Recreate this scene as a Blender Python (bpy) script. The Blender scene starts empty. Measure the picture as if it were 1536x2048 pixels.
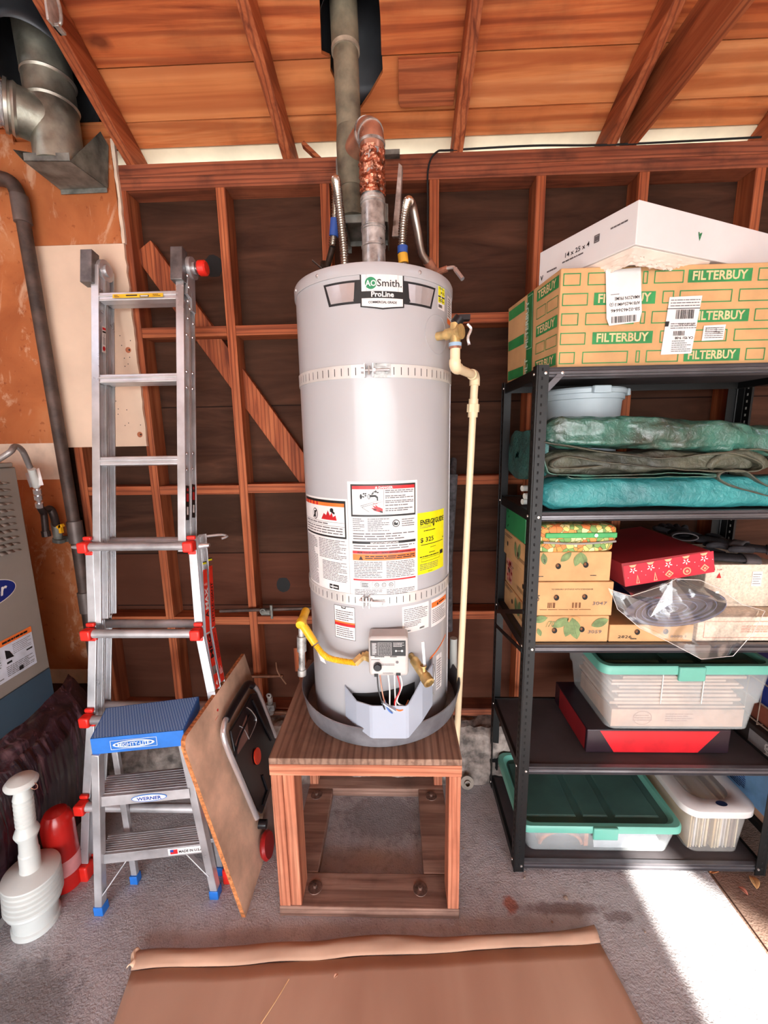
SKY, SUN, EXPO = 5.6, 18.0, 1.25
import bpy, bmesh, math, random
from mathutils import Vector, Matrix, noise
random.seed(7)
PI = math.pi
scene = bpy.context.scene
COL = scene.collection
V = Vector

# ------------------------------------------------------------------ camera
FPX = 821.126
CAM = V((0.06822, -1.80427, 1.59141))
_yaw, _pit, _rol = -0.03175, 0.17492, -0.01699
_f = V((math.sin(_yaw)*math.cos(_pit), math.cos(_yaw)*math.cos(_pit), -math.sin(_pit)))
_r = V((math.cos(_yaw), -math.sin(_yaw), 0)); _u = _r.cross(_f)
_r, _u = math.cos(_rol)*_r + math.sin(_rol)*_u, -math.sin(_rol)*_r + math.cos(_rol)*_u
cd = bpy.data.cameras.new('camera'); cam = bpy.data.objects.new('camera', cd); COL.objects.link(cam)
cam.matrix_world = Matrix(((_r.x, _u.x, -_f.x, CAM.x), (_r.y, _u.y, -_f.y, CAM.y), (_r.z, _u.z, -_f.z, CAM.z), (0, 0, 0, 1)))
cd.sensor_fit = 'VERTICAL'; cd.sensor_height = 36.0; cd.lens = 36.0*FPX/2048.0; cd.clip_start = 0.02
scene.camera = cam
def ray(px, py): return _f + (px-768)/FPX*_r + (1024-py)/FPX*_u
def at(ax, val, px, py):
    i = 'XYZ'.index(ax); d = ray(px, py); return CAM + d*((val-CAM[i])/d[i])

# ------------------------------------------------------------------ materials
_M = {}
def srgb(c):
    return tuple(((x/255)/12.92 if x/255 <= .04045 else ((x/255+.055)/1.055)**2.4) for x in c)
def base_mat(name, col, rough=.6, metal=0., spec=.5, **kw):
    m = bpy.data.materials.new(name); m.use_nodes = True
    n = m.node_tree.nodes['Principled BSDF']
    n.inputs['Base Color'].default_value = (*srgb(col), 1)
    n.inputs['Roughness'].default_value = rough; n.inputs['Metallic'].default_value = metal
    n.inputs['Specular IOR Level'].default_value = spec
    for k, v in kw.items(): n.inputs[k].default_value = v
    return m
def coords(nt, rnd=True):
    tc = nt.nodes.new('ShaderNodeTexCoord'); out = tc.outputs['Object']
    if rnd:
        oi = nt.nodes.new('ShaderNodeObjectInfo'); mu = nt.nodes.new('ShaderNodeVectorMath'); mu.operation = 'MULTIPLY_ADD'
        mu.inputs[1].default_value = (1, 1, 1)
        sc = nt.nodes.new('ShaderNodeVectorMath'); sc.operation = 'SCALE'; sc.inputs[0].default_value = (37, 53, 71)
        nt.links.new(oi.outputs['Random'], sc.inputs['Scale'])
        nt.links.new(out, mu.inputs[0]); nt.links.new(sc.outputs[0], mu.inputs[2]); out = mu.outputs[0]
    return out
def ramp(nt, fac, stops):
    r = nt.nodes.new('ShaderNodeValToRGB'); e = r.color_ramp.elements
    while len(e) < len(stops): e.new(.5)
    for k, (p, c) in enumerate(stops): e[k].position = p; e[k].color = (*srgb(c), 1)
    nt.links.new(fac, r.inputs['Fac']); return r.outputs['Color']
def noise_node(nt, vec, scale, detail=4, dist=0, rough=.55, stretch=None):
    if stretch:
        mp = nt.nodes.new('ShaderNodeMapping'); mp.inputs['Scale'].default_value = stretch
        nt.links.new(vec, mp.inputs['Vector']); vec = mp.outputs[0]
    n = nt.nodes.new('ShaderNodeTexNoise'); n.inputs['Scale'].default_value = scale; n.inputs['Detail'].default_value = detail
    n.inputs['Distortion'].default_value = dist; n.inputs['Roughness'].default_value = rough
    nt.links.new(vec, n.inputs['Vector']); return n.outputs['Fac']
def bump(nt, h, strength=.3, dist=.004):
    b = nt.nodes.new('ShaderNodeBump'); b.inputs['Strength'].default_value = strength; b.inputs['Distance'].default_value = dist
    nt.links.new(h, b.inputs['Height']); nt.links.new(b.outputs[0], nt.nodes['Principled BSDF'].inputs['Normal'])
def mixc(nt, fac, a, b, mode='MIX'):
    m = nt.nodes.new('ShaderNodeMix'); m.data_type = 'RGBA'; m.blend_type = mode
    if isinstance(fac, float): m.inputs[0].default_value = fac
    else: nt.links.new(fac, m.inputs[0])
    for s, x in ((6, a), (7, b)):
        if isinstance(x, tuple): m.inputs[s].default_value = (*srgb(x), 1)
        else: nt.links.new(x, m.inputs[s])
    return m.outputs[2]
def mp_range(nt, x, a, b, c=0., d=1.):
    m = nt.nodes.new('ShaderNodeMapRange'); nt.links.new(x, m.inputs[0])
    for i, v in enumerate((a, b, c, d)): m.inputs[i+1].default_value = v
    return m.outputs[0]
def P(name, col, rough=.6, metal=0., var=0.12, vs=14., bmp=0., spec=.5, rv=0., **kw):
    """plain paint / plastic / metal with a light procedural unevenness"""
    key = name
    if key in _M: return _M[key]
    m = base_mat(name, col, rough, metal, spec, **kw); nt = m.node_tree; b = nt.nodes['Principled BSDF']
    v = coords(nt); f = noise_node(nt, v, vs, 5)
    lo = tuple(c*(1-var) for c in col); hi = tuple(min(255, c*(1+var*.5)) for c in col)
    nt.links.new(ramp(nt, f, [(.3, lo), (.7, hi)]), b.inputs['Base Color'])
    if rv: nt.links.new(mp_range(nt, f, .3, .7, max(.03, rough-rv), rough+rv), b.inputs['Roughness'])
    if bmp: bump(nt, noise_node(nt, v, vs*6, 3), bmp, .002)
    _M[key] = m; return m
def WOOD(name, light, mid, dark, axis, rough=.7, grain=22., knots=True, dirt=0.):
    if name in _M: return _M[name]
    m = base_mat(name, mid, rough, 0, .25); nt = m.node_tree; b = nt.nodes['Principled BSDF']
    v = coords(nt); st = [1, 1, 1]; st['XYZ'.index(axis)] = .07
    g = noise_node(nt, v, grain, 6, 1.2, .6, tuple(st))
    wv = nt.nodes.new('ShaderNodeTexWave'); wv.wave_type = 'BANDS'; wv.bands_direction = {'X': 'Z', 'Y': 'X', 'Z': 'X'}[axis]
    mp = nt.nodes.new('ShaderNodeMapping'); mp.inputs['Scale'].default_value = tuple(s*1.0 for s in st); nt.links.new(v, mp.inputs[0])
    nt.links.new(mp.outputs[0], wv.inputs['Vector']); wv.inputs['Scale'].default_value = grain*.8; wv.inputs['Distortion'].default_value = 7; wv.inputs['Detail'].default_value = 3; wv.inputs['Detail Scale'].default_value = .7
    c = ramp(nt, g, [(.28, dark), (.46, mid), (.72, light)])
    c = mixc(nt, mp_range(nt, wv.outputs['Fac'], .6, .95, 0, .6), c, dark)
    fine = noise_node(nt, v, grain*5, 4, .3, .6, tuple(.03 if k == 'XYZ'.index(axis) else 1 for k in range(3)))
    c = mixc(nt, mp_range(nt, fine, .5, .72, 0, .45), c, dark)
    kn = nt.nodes.new('ShaderNodeTexVoronoi'); kn.inputs['Scale'].default_value = 3.2; km = nt.nodes.new('ShaderNodeMapping'); km.inputs['Scale'].default_value = tuple(.55 if k == 'XYZ'.index(axis) else 1 for k in range(3)); nt.links.new(v, km.inputs[0])
    kd = nt.nodes.new('ShaderNodeVectorMath'); kd.operation = 'ADD'; nt.links.new(km.outputs[0], kd.inputs[0]); kn2 = nt.nodes.new('ShaderNodeTexNoise'); kn2.inputs['Scale'].default_value = 16; nt.links.new(v, kn2.inputs[0]); ks = nt.nodes.new('ShaderNodeVectorMath'); ks.operation = 'SCALE'; ks.inputs['Scale'].default_value = .03; nt.links.new(kn2.outputs['Color'], ks.inputs[0]); nt.links.new(ks.outputs[0], kd.inputs[1]); nt.links.new(kd.outputs[0], kn.inputs[0])
    c = mixc(nt, mp_range(nt, kn.outputs['Distance'], .035, .085, .8, 0), c, tuple(q*.6 for q in dark))
    big = noise_node(nt, v, 2.6, 3)
    c = mixc(nt, mp_range(nt, big, .35, .7, 0, .38), c, dark)
    if dirt: c = mixc(nt, mp_range(nt, noise_node(nt, v, 6, 5), .5, .75, 0, dirt), c, (45, 30, 26))
    nt.links.new(c, b.inputs['Base Color']); bump(nt, g, .35, .003)
    _M[name] = m; return m
RW = ((202, 122, 80), (172, 92, 56), (104, 50, 32))
wx = WOOD('redwood_x', *RW, 'X'); wy = WOOD('redwood_y', *RW, 'Y'); wz = WOOD('redwood_z', *RW, 'Z')
plx = WOOD('plate_wood', (182, 108, 76), (152, 84, 58), (88, 46, 34), 'X', dirt=.7)
sheath_m = WOOD('ceiling_board_wood', (236, 168, 112), (216, 130, 76), (156, 78, 42), 'X', grain=13., dirt=.35)
stz = WOOD('stand_wood_z', (222, 160, 126), (196, 122, 92), (140, 78, 56), 'Z', dirt=.25); stx = WOOD('stand_wood_x', (222, 160, 126), (196, 122, 92), (140, 78, 56), 'X', dirt=.25)
basex = WOOD('base_wood', (184, 150, 132), (158, 122, 106), (108, 78, 66), 'X', dirt=.5)
alu = P('aluminium', (205, 205, 208), .34, .6, .14, 8, .05, rv=.08)
alu_d = P('aluminium_dull', (180, 178, 180), .45, .5, .2, 8, .1, rv=.1)
galv = P('galvanised_steel', (186, 186, 184), .36, .6, .35, 30, .2, rv=.12)
galv_d = P('weathered_galvanised', (126, 126, 120), .6, .4, .4, 16, .4, rv=.1)
chrome = P('bright_steel', (225, 225, 228), .22, .7, .08, 10)
brass = P('brass', (216, 184, 124), .32, .6, .25, 24)
copper = P('old_copper', (190, 130, 106), .42, .5, .3, 24)
black = P('black_enamel', (14, 14, 15), .5, .2, .2, 10)
blackp = P('black_plastic', (24, 25, 30), .3, 0, .2, 10)
blackr = P('matte_black', (18, 17, 18), .8, 0, .2, 10)
tank_m = P('tank_paint', (180, 179, 182), .34, .0, .02, 3, **{'Coat Weight': .22, 'Coat Roughness': .1})
valve_m = P('white_housing', (200, 195, 191), .45, 0, .05, 10)
cream = P('cream_pipe', (238, 216, 178), .38, 0, .05, 10)
white_m = P('white_print', (232, 228, 226), .5, 0, .03, 20)
ink = P('black_ink', (22, 22, 24), .5, 0, .1, 20)
grey_ink = P('grey_ink', (105, 100, 102), .6, 0, .1, 20)
red_m = P('red_ink', (196, 34, 40), .45, 0, .1, 20)
orange_m = P('orange_ink', (240, 120, 50), .5, 0, .1, 20)
yellow_m = P('yellow_label', (240, 236, 22), .5, 0, .05, 20)
green_ink = P('green_ink', (48, 140, 76), .6, 0, .15, 20)
blue_pl = P('blue_plastic', (36, 112, 200), .42, 0, .1, 12)
redp = P('red_plastic', (226, 44, 34), .35, 0, .08, 12)
white_pl = P('white_plastic', (208, 212, 208), .4, 0, .04, 9)
card = P('cardboard', (206, 162, 114), .85, 0, .08, 9, .15, spec=.2)
card_d = P('cardboard_brown', (190, 152, 128), .9, 0, .1, 4, .15, spec=.2)
rubber_g = P('grey_foam', (78, 76, 80), .95, 0, .35, 60, .5)

# ------------------------------------------------------------------ mesh builder
class MB:
    def __init__(s): s.v = []; s.f = []; s.m = []
    def add(s, vs, fs, mi=0):
        k = len(s.v); s.v += [V(p) for p in vs]; s.f += [[i+k for i in f] for f in fs]; s.m += [mi]*len(fs); return s
    def box(s, x0, x1, y0, y1, z0, z1, mi=0, M=None):
        vs = [V((x, y, z)) for z in (z0, z1) for y in (y0, y1) for x in (x0, x1)]
        if M: vs = [M @ p for p in vs]
        return s.add(vs, [(0, 2, 3, 1), (4, 5, 7, 6), (0, 1, 5, 4), (2, 6, 7, 3), (0, 4, 6, 2), (1, 3, 7, 5)], mi)
    def hexa(s, b, t, mi=0):      # bottom quad, top quad (ccw seen from above)
        return s.add(list(b)+list(t), [(3, 2, 1, 0), (4, 5, 6, 7), (0, 1, 5, 4), (1, 2, 6, 5), (2, 3, 7, 6), (3, 0, 4, 7)], mi)
    def beam(s, p, q, w, h, up=(0, 0, 1), mi=0):
        p, q, up = V(p), V(q), V(up); d = (q-p).normalized(); a = d.cross(up).normalized(); b = a.cross(d).normalized()
        vs = [c + a*(sx*w/2) + b*(sz*h/2) for c in (p, q) for sx, sz in ((-1, -1), (1, -1), (1, 1), (-1, 1))]
        return s.add(vs, [(3, 2, 1, 0), (4, 5, 6, 7), (0, 1, 5, 4), (1, 2, 6, 5), (2, 3, 7, 6), (3, 0, 4, 7)], mi)
    def tube(s, pts, r, n=12, caps=True, closed=False, mi=0):
        pts = [V(p) for p in pts]; N = len(pts); rs = r if isinstance(r, (list, tuple)) else [r]*N
        T = []
        for i in range(N):
            a = pts[(i-1) % N] if closed or i > 0 else pts[i]; b = pts[(i+1) % N] if closed or i < N-1 else pts[i]
            T.append((b-a).normalized() if (b-a).length > 1e-9 else (T[-1] if T else V((0, 0, 1))))
        ref = V((0, 0, 1)) if abs(T[0].z) < .9 else V((1, 0, 0)); nrm = (ref-T[0]*ref.dot(T[0])).normalized(); vs = []
        for i in range(N):
            nrm = (nrm-T[i]*nrm.dot(T[i])).normalized(); bn = T[i].cross(nrm)
            vs += [pts[i]+(nrm*math.cos(2*PI*k/n)+bn*math.sin(2*PI*k/n))*rs[i] for k in range(n)]
        fs = [(i*n+k, i*n+(k+1) % n, ((i+1) % N)*n+(k+1) % n, ((i+1) % N)*n+k) for i in range(N if closed else N-1) for k in range(n)]
        if caps and not closed: fs += [tuple(range(n-1, -1, -1)), tuple((N-1)*n+k for k in range(n))]
        return s.add(vs, fs, mi)
    def cyl(s, p, q, r, n=20, mi=0, r2=None):
        return s.tube([p, q], [r, r if r2 is None else r2], n, mi=mi)
    def lathe(s, prof, o=(0, 0, 0), ax=(0, 0, 1), n=32, mi=0, a0=0., a1=2*PI):   # prof = [(r, h)]
        o, ax = V(o), V(ax).normalized(); e = V((1, 0, 0)) if abs(ax.x) < .9 else V((0, 1, 0))
        e = (e-ax*e.dot(ax)).normalized(); g = ax.cross(e); full = abs(a1-a0-2*PI) < 1e-6; m = n if full else n+1
        vs = [o+ax*h+(e*math.cos(a0+(a1-a0)*k/n)+g*math.sin(a0+(a1-a0)*k/n))*max(r, 1e-5) for r, h in prof for k in range(m)]
        fs = [(i*m+k, i*m+(k+1) % m, (i+1)*m+(k+1) % m, (i+1)*m+k) for i in range(len(prof)-1) for k in range(n)]
        return s.add(vs, fs, mi)
    def prism(s, poly, ext, mi=0):
        poly = [V(p) for p in poly]; ext = V(ext); n = len(poly)
        return s.add(poly+[p+ext for p in poly], [tuple(range(n-1, -1, -1)), tuple(range(n, 2*n))]+[(i, (i+1) % n, n+(i+1) % n, n+i) for i in range(n)], mi)
    def grid(s, fn, nu, nv, mi=0, closeu=False):
        m = nu if closeu else nu+1
        vs = [fn(i/nu, j/nv) for j in range(nv+1) for i in range(m)]
        return s.add(vs, [(j*m+i, j*m+(i+1) % m, (j+1)*m+(i+1) % m, (j+1)*m+i) for j in range(nv) for i in range(nu)], mi)
    def build(s, name, mats, parent=None, bevel=0, smooth=True, ang=35, sub=0, origin=None, solid=0, label=None):
        if not isinstance(mats, (list, tuple)): mats = [mats]
        if origin is None:
            if parent: origin = parent.matrix_world.translation if parent.parent is None and not parent.get('_o') else V(parent['_o'])
            else:
                xs = [p.x for p in s.v]; ys = [p.y for p in s.v]; origin = V(((min(xs)+max(xs))/2, (min(ys)+max(ys))/2, min(p.z for p in s.v)))
        origin = V(origin)
        me = bpy.data.meshes.new(name); me.from_pydata([p-origin for p in s.v], [], s.f); me.update()
        for mt in mats: me.materials.append(mt)
        me.polygons.foreach_set('material_index', s.m)
        bm = bmesh.new(); bm.from_mesh(me); bmesh.ops.recalc_face_normals(bm, faces=bm.faces) if not getattr(s, 'keep', False) else None; bm.to_mesh(me); bm.free()
        if smooth: me.shade_smooth(); me.set_sharp_from_angle(angle=math.radians(ang))
        o = bpy.data.objects.new(name, me); COL.objects.link(o)
        if parent: o.parent = parent
        else: o.location = origin
        o['_o'] = list(origin)
        if bevel:
            b = o.modifiers.new('bevel', 'BEVEL'); b.width = bevel; b.segments = 2; b.limit_method = 'ANGLE'; b.angle_limit = math.radians(40)
        if sub: u = o.modifiers.new('sub', 'SUBSURF'); u.levels = u.render_levels = sub
        if solid: q = o.modifiers.new('solid', 'SOLIDIFY'); q.thickness = solid; q.offset = 0
        if label: o['label'] = label
        return o
def tag(o, label=None, cat=None, group=None, kind=None):
    if label: o['label'] = label
    if cat: o['category'] = cat
    if group: o['group'] = group
    if kind: o['kind'] = kind
    return o
def thing(name, loc, label, cat, group=None):
    o = bpy.data.objects.new(name, None); COL.objects.link(o); o.location = loc; o.empty_display_size = .05; o['_o'] = list(loc)
    return tag(o, label, cat, group)
def arc(c, r, a0, a1, n, u=(1, 0, 0), v=(0, 0, 1)):
    c, u, v = V(c), V(u), V(v); return [c+u*(r*math.cos(a0+(a1-a0)*i/n))+v*(r*math.sin(a0+(a1-a0)*i/n)) for i in range(n+1)]
def smooth_path(pts, n=8):
    pts = [V(p) for p in pts]; out = []
    for i in range(len(pts)-1):
        p0 = pts[max(i-1, 0)]; p1 = pts[i]; p2 = pts[i+1]; p3 = pts[min(i+2, len(pts)-1)]
        for k in range(n):
            t = k/n; out.append(.5*((2*p1)+(p2-p0)*t+(2*p0-5*p1+4*p2-p3)*t*t+(3*p1-p0-3*p2+p3)*t**3))
    return out+[pts[-1]]

# ------------------------------------------------------------------ flat printing (labels, decals)
_T = {}
def text_mesh(s, bold=0., shear=0.):
    k = (s, bold, shear)
    if k not in _T:
        c = bpy.data.curves.new('t', 'FONT'); c.body = s; c.size = 1; c.offset = bold; c.shear = shear; c.resolution_u = 2; c.align_x = 'LEFT'
        o = bpy.data.objects.new('t', c); me = bpy.data.meshes.new_from_object(o)
        vs = [(v.co.x, v.co.y) for v in me.vertices]; fs = [tuple(p.vertices) for p in me.polygons]
        bpy.data.objects.remove(o); bpy.data.meshes.remove(me); bpy.data.curves.remove(c); _T[k] = (vs, fs)
    return _T[k]
class Decal:
    """flat printed shapes in (u, v) laid on a surface given by fn(u, v, h) -> point"""
    def __init__(s, fn, step=None): s.fn = fn; s.mb = MB(); s.mb.keep = True; s.mats = []; s.step = step; s.h = .0006
    def mi(s, m):
        if m not in s.mats: s.mats.append(m)
        return s.mats.index(m)
    def quad(s, P4, m, h):
        n = 1
        if s.step: n = max(1, int(max(abs(P4[1][0]-P4[0][0]), abs(P4[2][0]-P4[3][0]))/s.step))
        a, b, c, d = [V((*p, 0)) for p in P4]
        for i in range(n):
            t0, t1 = i/n, (i+1)/n; q = [a.lerp(b, t0), a.lerp(b, t1), d.lerp(c, t1), d.lerp(c, t0)]
            s.mb.add([s.fn(p.x, p.y, h) for p in q], [(0, 1, 2, 3)], s.mi(m))
    def rect(s, u0, v0, u1, v1, m, l=0): s.quad([(u0, v0), (u1, v0), (u1, v1), (u0, v1)], m, s.h*(1+l)); return s
    def frame(s, u0, v0, u1, v1, w, m, l=1):
        s.rect(u0, v0, u1, v0+w, m, l); s.rect(u0, v1-w, u1, v1, m, l); s.rect(u0, v0+w, u0+w, v1-w, m, l); s.rect(u1-w, v0+w, u1, v1-w, m, l); return s
    def poly(s, pts, m, l=1):
        us = [p[0] for p in pts]; parts = [pts]
        if s.step and max(us)-min(us) > s.step*1.5:      # convex shapes only: slice into strips so they follow the curve
            n = int((max(us)-min(us))/s.step)+1; parts = []
            def clip(P_, c, sg):
                o = []
                for i in range(len(P_)):
                    a, b = P_[i], P_[(i+1) % len(P_)]; da, db = sg*(a[0]-c), sg*(b[0]-c)
                    if da >= 0: o.append(a)
                    if da*db < 0: t = da/(da-db); o.append((c, a[1]+(b[1]-a[1])*t))
                return o
            for k in range(n):
                a = min(us)+(max(us)-min(us))*k/n; b = min(us)+(max(us)-min(us))*(k+1)/n; q = clip(clip(pts, a, 1), b, -1)
                if len(q) > 2: parts.append(q)
        for q in parts: s.mb.add([s.fn(u, v, s.h*(1+l)) for u, v in q], [tuple(range(len(q)))], s.mi(m))
        return s
    def disc(s, u, v, ru, rv, m, l=1, n=24, a=0.):
        return s.poly([(u+ru*math.cos(2*PI*k/n)*math.cos(a)-rv*math.sin(2*PI*k/n)*math.sin(a), v+ru*math.cos(2*PI*k/n)*math.sin(a)+rv*math.sin(2*PI*k/n)*math.cos(a)) for k in range(n)], m, l)
    def text(s, t, u, v, size, m, l=2, w=None, bold=0., shear=0., rot=0., align='L'):
        vs, fs = text_mesh(t, bold, shear)
        if not vs: return s
        x0 = min(x for x, y in vs); x1 = max(x for x, y in vs); sx = size if w is None else w/(x1-x0)
        off = {'L': x0, 'C': (x0+x1)/2, 'R': x1}[align]; c, sn = math.cos(rot), math.sin(rot)
        P2 = [((x-off)*sx, y*size) for x, y in vs]
        s.mb.add([s.fn(u+x*c-y*sn, v+x*sn+y*c, s.h*(1+l)) for x, y in P2], fs, s.mi(m)); return s
    def lines(s, u0, v0, u1, v1, n, m, l=1, fill=.45, seed=1, ragged=True):
        R = random.Random(seed); dv = (v1-v0)/n
        for i in range(n):
            v = v1-(i+.5)*dv; u = u0; e = u1-(R.random()*.35*(u1-u0) if ragged and R.random() < .35 else 0)
            while u < e:
                w = min((u1-u0)*(.05+.16*R.random()), e-u); s.rect(u, v-dv*fill/2, u+w, v+dv*fill/2, m, l); u += w+(u1-u0)*.018
        return s
    def bars(s, u0, v0, u1, v1, m, l=1, seed=3, n=26, vert=True):
        R = random.Random(seed); u = u0; L = (u1-u0) if vert else (v1-v0); x = 0
        while x < L:
            w = L/n*(.3+.9*R.random())
            if x+w > L: break
            if vert: s.rect(u0+x, v0, u0+x+w, v1, m, l)
            else: s.rect(u0, v0+x, u1, v0+x+w, m, l)
            x += w+L/n*(.3+.7*R.random())
        return s
    def build(s, name, parent, label=None): return s.mb.build(name, s.mats, parent, smooth=False, label=label)
def plane_fn(o, U, W):
    o, U, W = V(o), V(U).normalized(), V(W).normalized(); N = U.cross(W)
    return lambda u, v, h: o+U*u+W*v+N*h
# ================================================================== the setting
def floor_material():
    m = base_mat('garage_concrete', (132, 128, 132), .8, 0, .3); nt = m.node_tree; b = nt.nodes['Principled BSDF']; v = coords(nt, False)
    n1 = noise_node(nt, v, 2.2, 6, .4); n2 = noise_node(nt, v, 26, 6); n3 = noise_node(nt, v, 150, 3)
    c = ramp(nt, n1, [(.3, (160, 157, 160)), (.5, (184, 181, 183)), (.72, (202, 202, 205))])
    c = mixc(nt, mp_range(nt, n2, .52, .75, 0, .45), c, (120, 112, 110)); c = mixc(nt, mp_range(nt, n3, .62, .72, 0, .6), c, (92, 86, 86))
    sx = nt.nodes.new('ShaderNodeSeparateXYZ'); nt.links.new(v, sx.inputs[0])
    r = nt.nodes.new('ShaderNodeMath'); r.operation = 'GREATER_THAN'; r.inputs[1].default_value = 1.2; nt.links.new(sx.outputs[0], r.inputs[0])
    c = mixc(nt, r.outputs[0], c, mixc(nt, n1, (112, 90, 78), (140, 114, 100)))
    # paint stains and darker patches with a shape of their own
    def spot(x, y, rx, ry, col, amt, c):
        mp = nt.nodes.new('ShaderNodeMapping'); mp.vector_type = 'POINT'; mp.inputs['Location'].default_value = (-x/rx, -y/ry, 0); mp.inputs['Scale'].default_value = (1/rx, 1/ry, 0)
        nt.links.new(v, mp.inputs[0]); l = nt.nodes.new('ShaderNodeVectorMath'); l.operation = 'LENGTH'; nt.links.new(mp.outputs[0], l.inputs[0])
        ad = nt.nodes.new('ShaderNodeMath'); ad.inputs[1].default_value = 0; nt.links.new(l.outputs['Value'], ad.inputs[0])
        a2 = nt.nodes.new('ShaderNodeMath'); a2.operation = 'ADD'; nt.links.new(ad.outputs[0], a2.inputs[0]); nt.links.new(mp_range(nt, n2, .3, .7, -.35, .35), a2.inputs[1])
        return mixc(nt, mp_range(nt, a2.outputs[0], .6, 1.1, amt, 0), c, col)
    c = spot(.445, -.63, .025, .03, (160, 84, 56), .8, c); c = spot(.62, -.64, .16, .022, (104, 80, 76), .7, c); c = spot(.80, -.66, .05, .02, (100, 78, 74), .6, c)
    c = spot(-1.05, -.95, .22, .16, (98, 98, 98), .6, c); c = spot(0, -.3, .22, .14, (88, 76, 74), .6, c)
    nt.links.new(c, b.inputs['Base Color'])
    ad = nt.nodes.new('ShaderNodeMath'); ad.operation = 'ADD'; nt.links.new(n3, ad.inputs[0]); nt.links.new(n2, ad.inputs[1]); bump(nt, ad.outputs[0], .55, .006)
    return m
fm = floor_material()
f = MB(); f.box(-3.0, 1.205, -4.9, .12, -.1, 0); f.box(1.213, 3.2, -4.9, .12, -.1, 0); f.box(1.2, 1.22, -4.9, .12, -.1, -.008)
tag(f.build('floor', fm, smooth=False, origin=(0, 0, 0)), kind='structure')
d = MB(); d.box(-14, 14, -26, -4.9, -.12, -.02)
tag(d.build('floor', P('driveway_concrete', (176, 170, 160), .9, 0, .1, 3), smooth=False), kind='structure')

def wall_dark():
    m = base_mat('wall_sheathing_boards', (60, 42, 34), .9, 0, .15); nt = m.node_tree; b = nt.nodes['Principled BSDF']; v = coords(nt, False)
    g = noise_node(nt, v, 16, 6, 1, .6, (.12, 1, 1)); n = noise_node(nt, v, 3.2, 5, .6)
    c = ramp(nt, g, [(.3, (50, 31, 24)), (.7, (88, 58, 44))]); c = mixc(nt, mp_range(nt, n, .4, .7, 0, .75), c, (60, 40, 30))
    sx = nt.nodes.new('ShaderNodeSeparateXYZ'); nt.links.new(v, sx.inputs[0])
    # upper sheets are plywood, lower boards are redder
    gt = mp_range(nt, sx.outputs[2], 1.06, 1.07, 0, 1); c = mixc(nt, gt, mixc(nt, .55, c, (92, 52, 38)), c)
    for z in (1.065, .80, 1.75):
        a = nt.nodes.new('ShaderNodeMath'); a.operation = 'SUBTRACT'; a.inputs[1].default_value = z; nt.links.new(sx.outputs[2], a.inputs[0])
        a2 = nt.nodes.new('ShaderNodeMath'); a2.operation = 'ABSOLUTE'; nt.links.new(a.outputs[0], a2.inputs[0]); c = mixc(nt, mp_range(nt, a2.outputs[0], .002, .004, .8, 0), c, (16, 10, 9))
    nt.links.new(c, b.inputs['Base Color']); bump(nt, g, .3, .003); return m
w = MB(); w.box(-3.0, 3.2, .089, .12, .0, 2.60)
tag(w.build('wall_back', wall_dark(), smooth=False, origin=(0, 0, 0)), kind='structure')
# rough concrete footing under the sill
def foot(u, v):
    x = -1.9+5.0*u; t = v; z = min(.26, .26*min(1, t/.62)); y = -.1+.15*max(0, (t-.55)/.45)
    q = noise.noise(V((x*9, t*6, 1)))*.022+noise.noise(V((x*30, t*16, 4)))*.012
    return V((x, y-.03*(1-t)+q, max(-.01, z+q*.6) if 0 < t < .99 else (0 if t == 0 else .26)))
w = MB(); w.grid(foot, 300, 14)
crumb = P('crumbling_concrete', (150, 138, 130), .95, 0, .4, 24, .8)
tag(w.build('baseboard_back', crumb, smooth=False), kind='structure')
# side and front shell of the garage
wallp = P('shell_paint', (176, 160, 140), .9, 0, .08, 3)
w = MB(); w.box(-3.1, -3.0, -4.9, .12, 0, 3.6); tag(w.build('wall_left', wallp, smooth=False), kind='structure')
w = MB(); w.box(3.2, 3.3, -4.9, .12, 0, 3.6); tag(w.build('wall_right', wallp, smooth=False), kind='structure')
OPX0, OPX1, OPY = -2.4, 2.9, -4.9
w = MB(); w.box(-3.1, OPX0, OPY-.1, OPY, 0, 3.6); w.box(OPX1, 3.3, OPY-.1, OPY, 0, 3.6)
w.prism([(OPX0, OPY, 2.10), (1.25, OPY, 2.13), (1.33, OPY, 2.02), (1.53, OPY, 1.92), (OPX1, OPY, 1.40), (OPX1, OPY, 4.5), (OPX0, OPY, 4.5)], (0, -.1, 0))  # top edge of the opening slanted to shape the sun patch indoors
tag(w.build('wall_front', wallp, smooth=False), kind='structure')
# unseen panel added to block the sun, shaped like a raised door
w = MB(); w.box(OPX0+.02, 1.136, -6.75, -5.02, 2.15, 2.19)
for k in range(9): w.box(OPX0+.02, 1.136, -6.72+k*.2, -6.68+k*.2, 2.12, 2.15)
tag(w.build('sun_blocker', P('sun_blocker_paint', (226, 222, 214), .6, 0, .03, 4), smooth=False), kind='structure')

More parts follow.
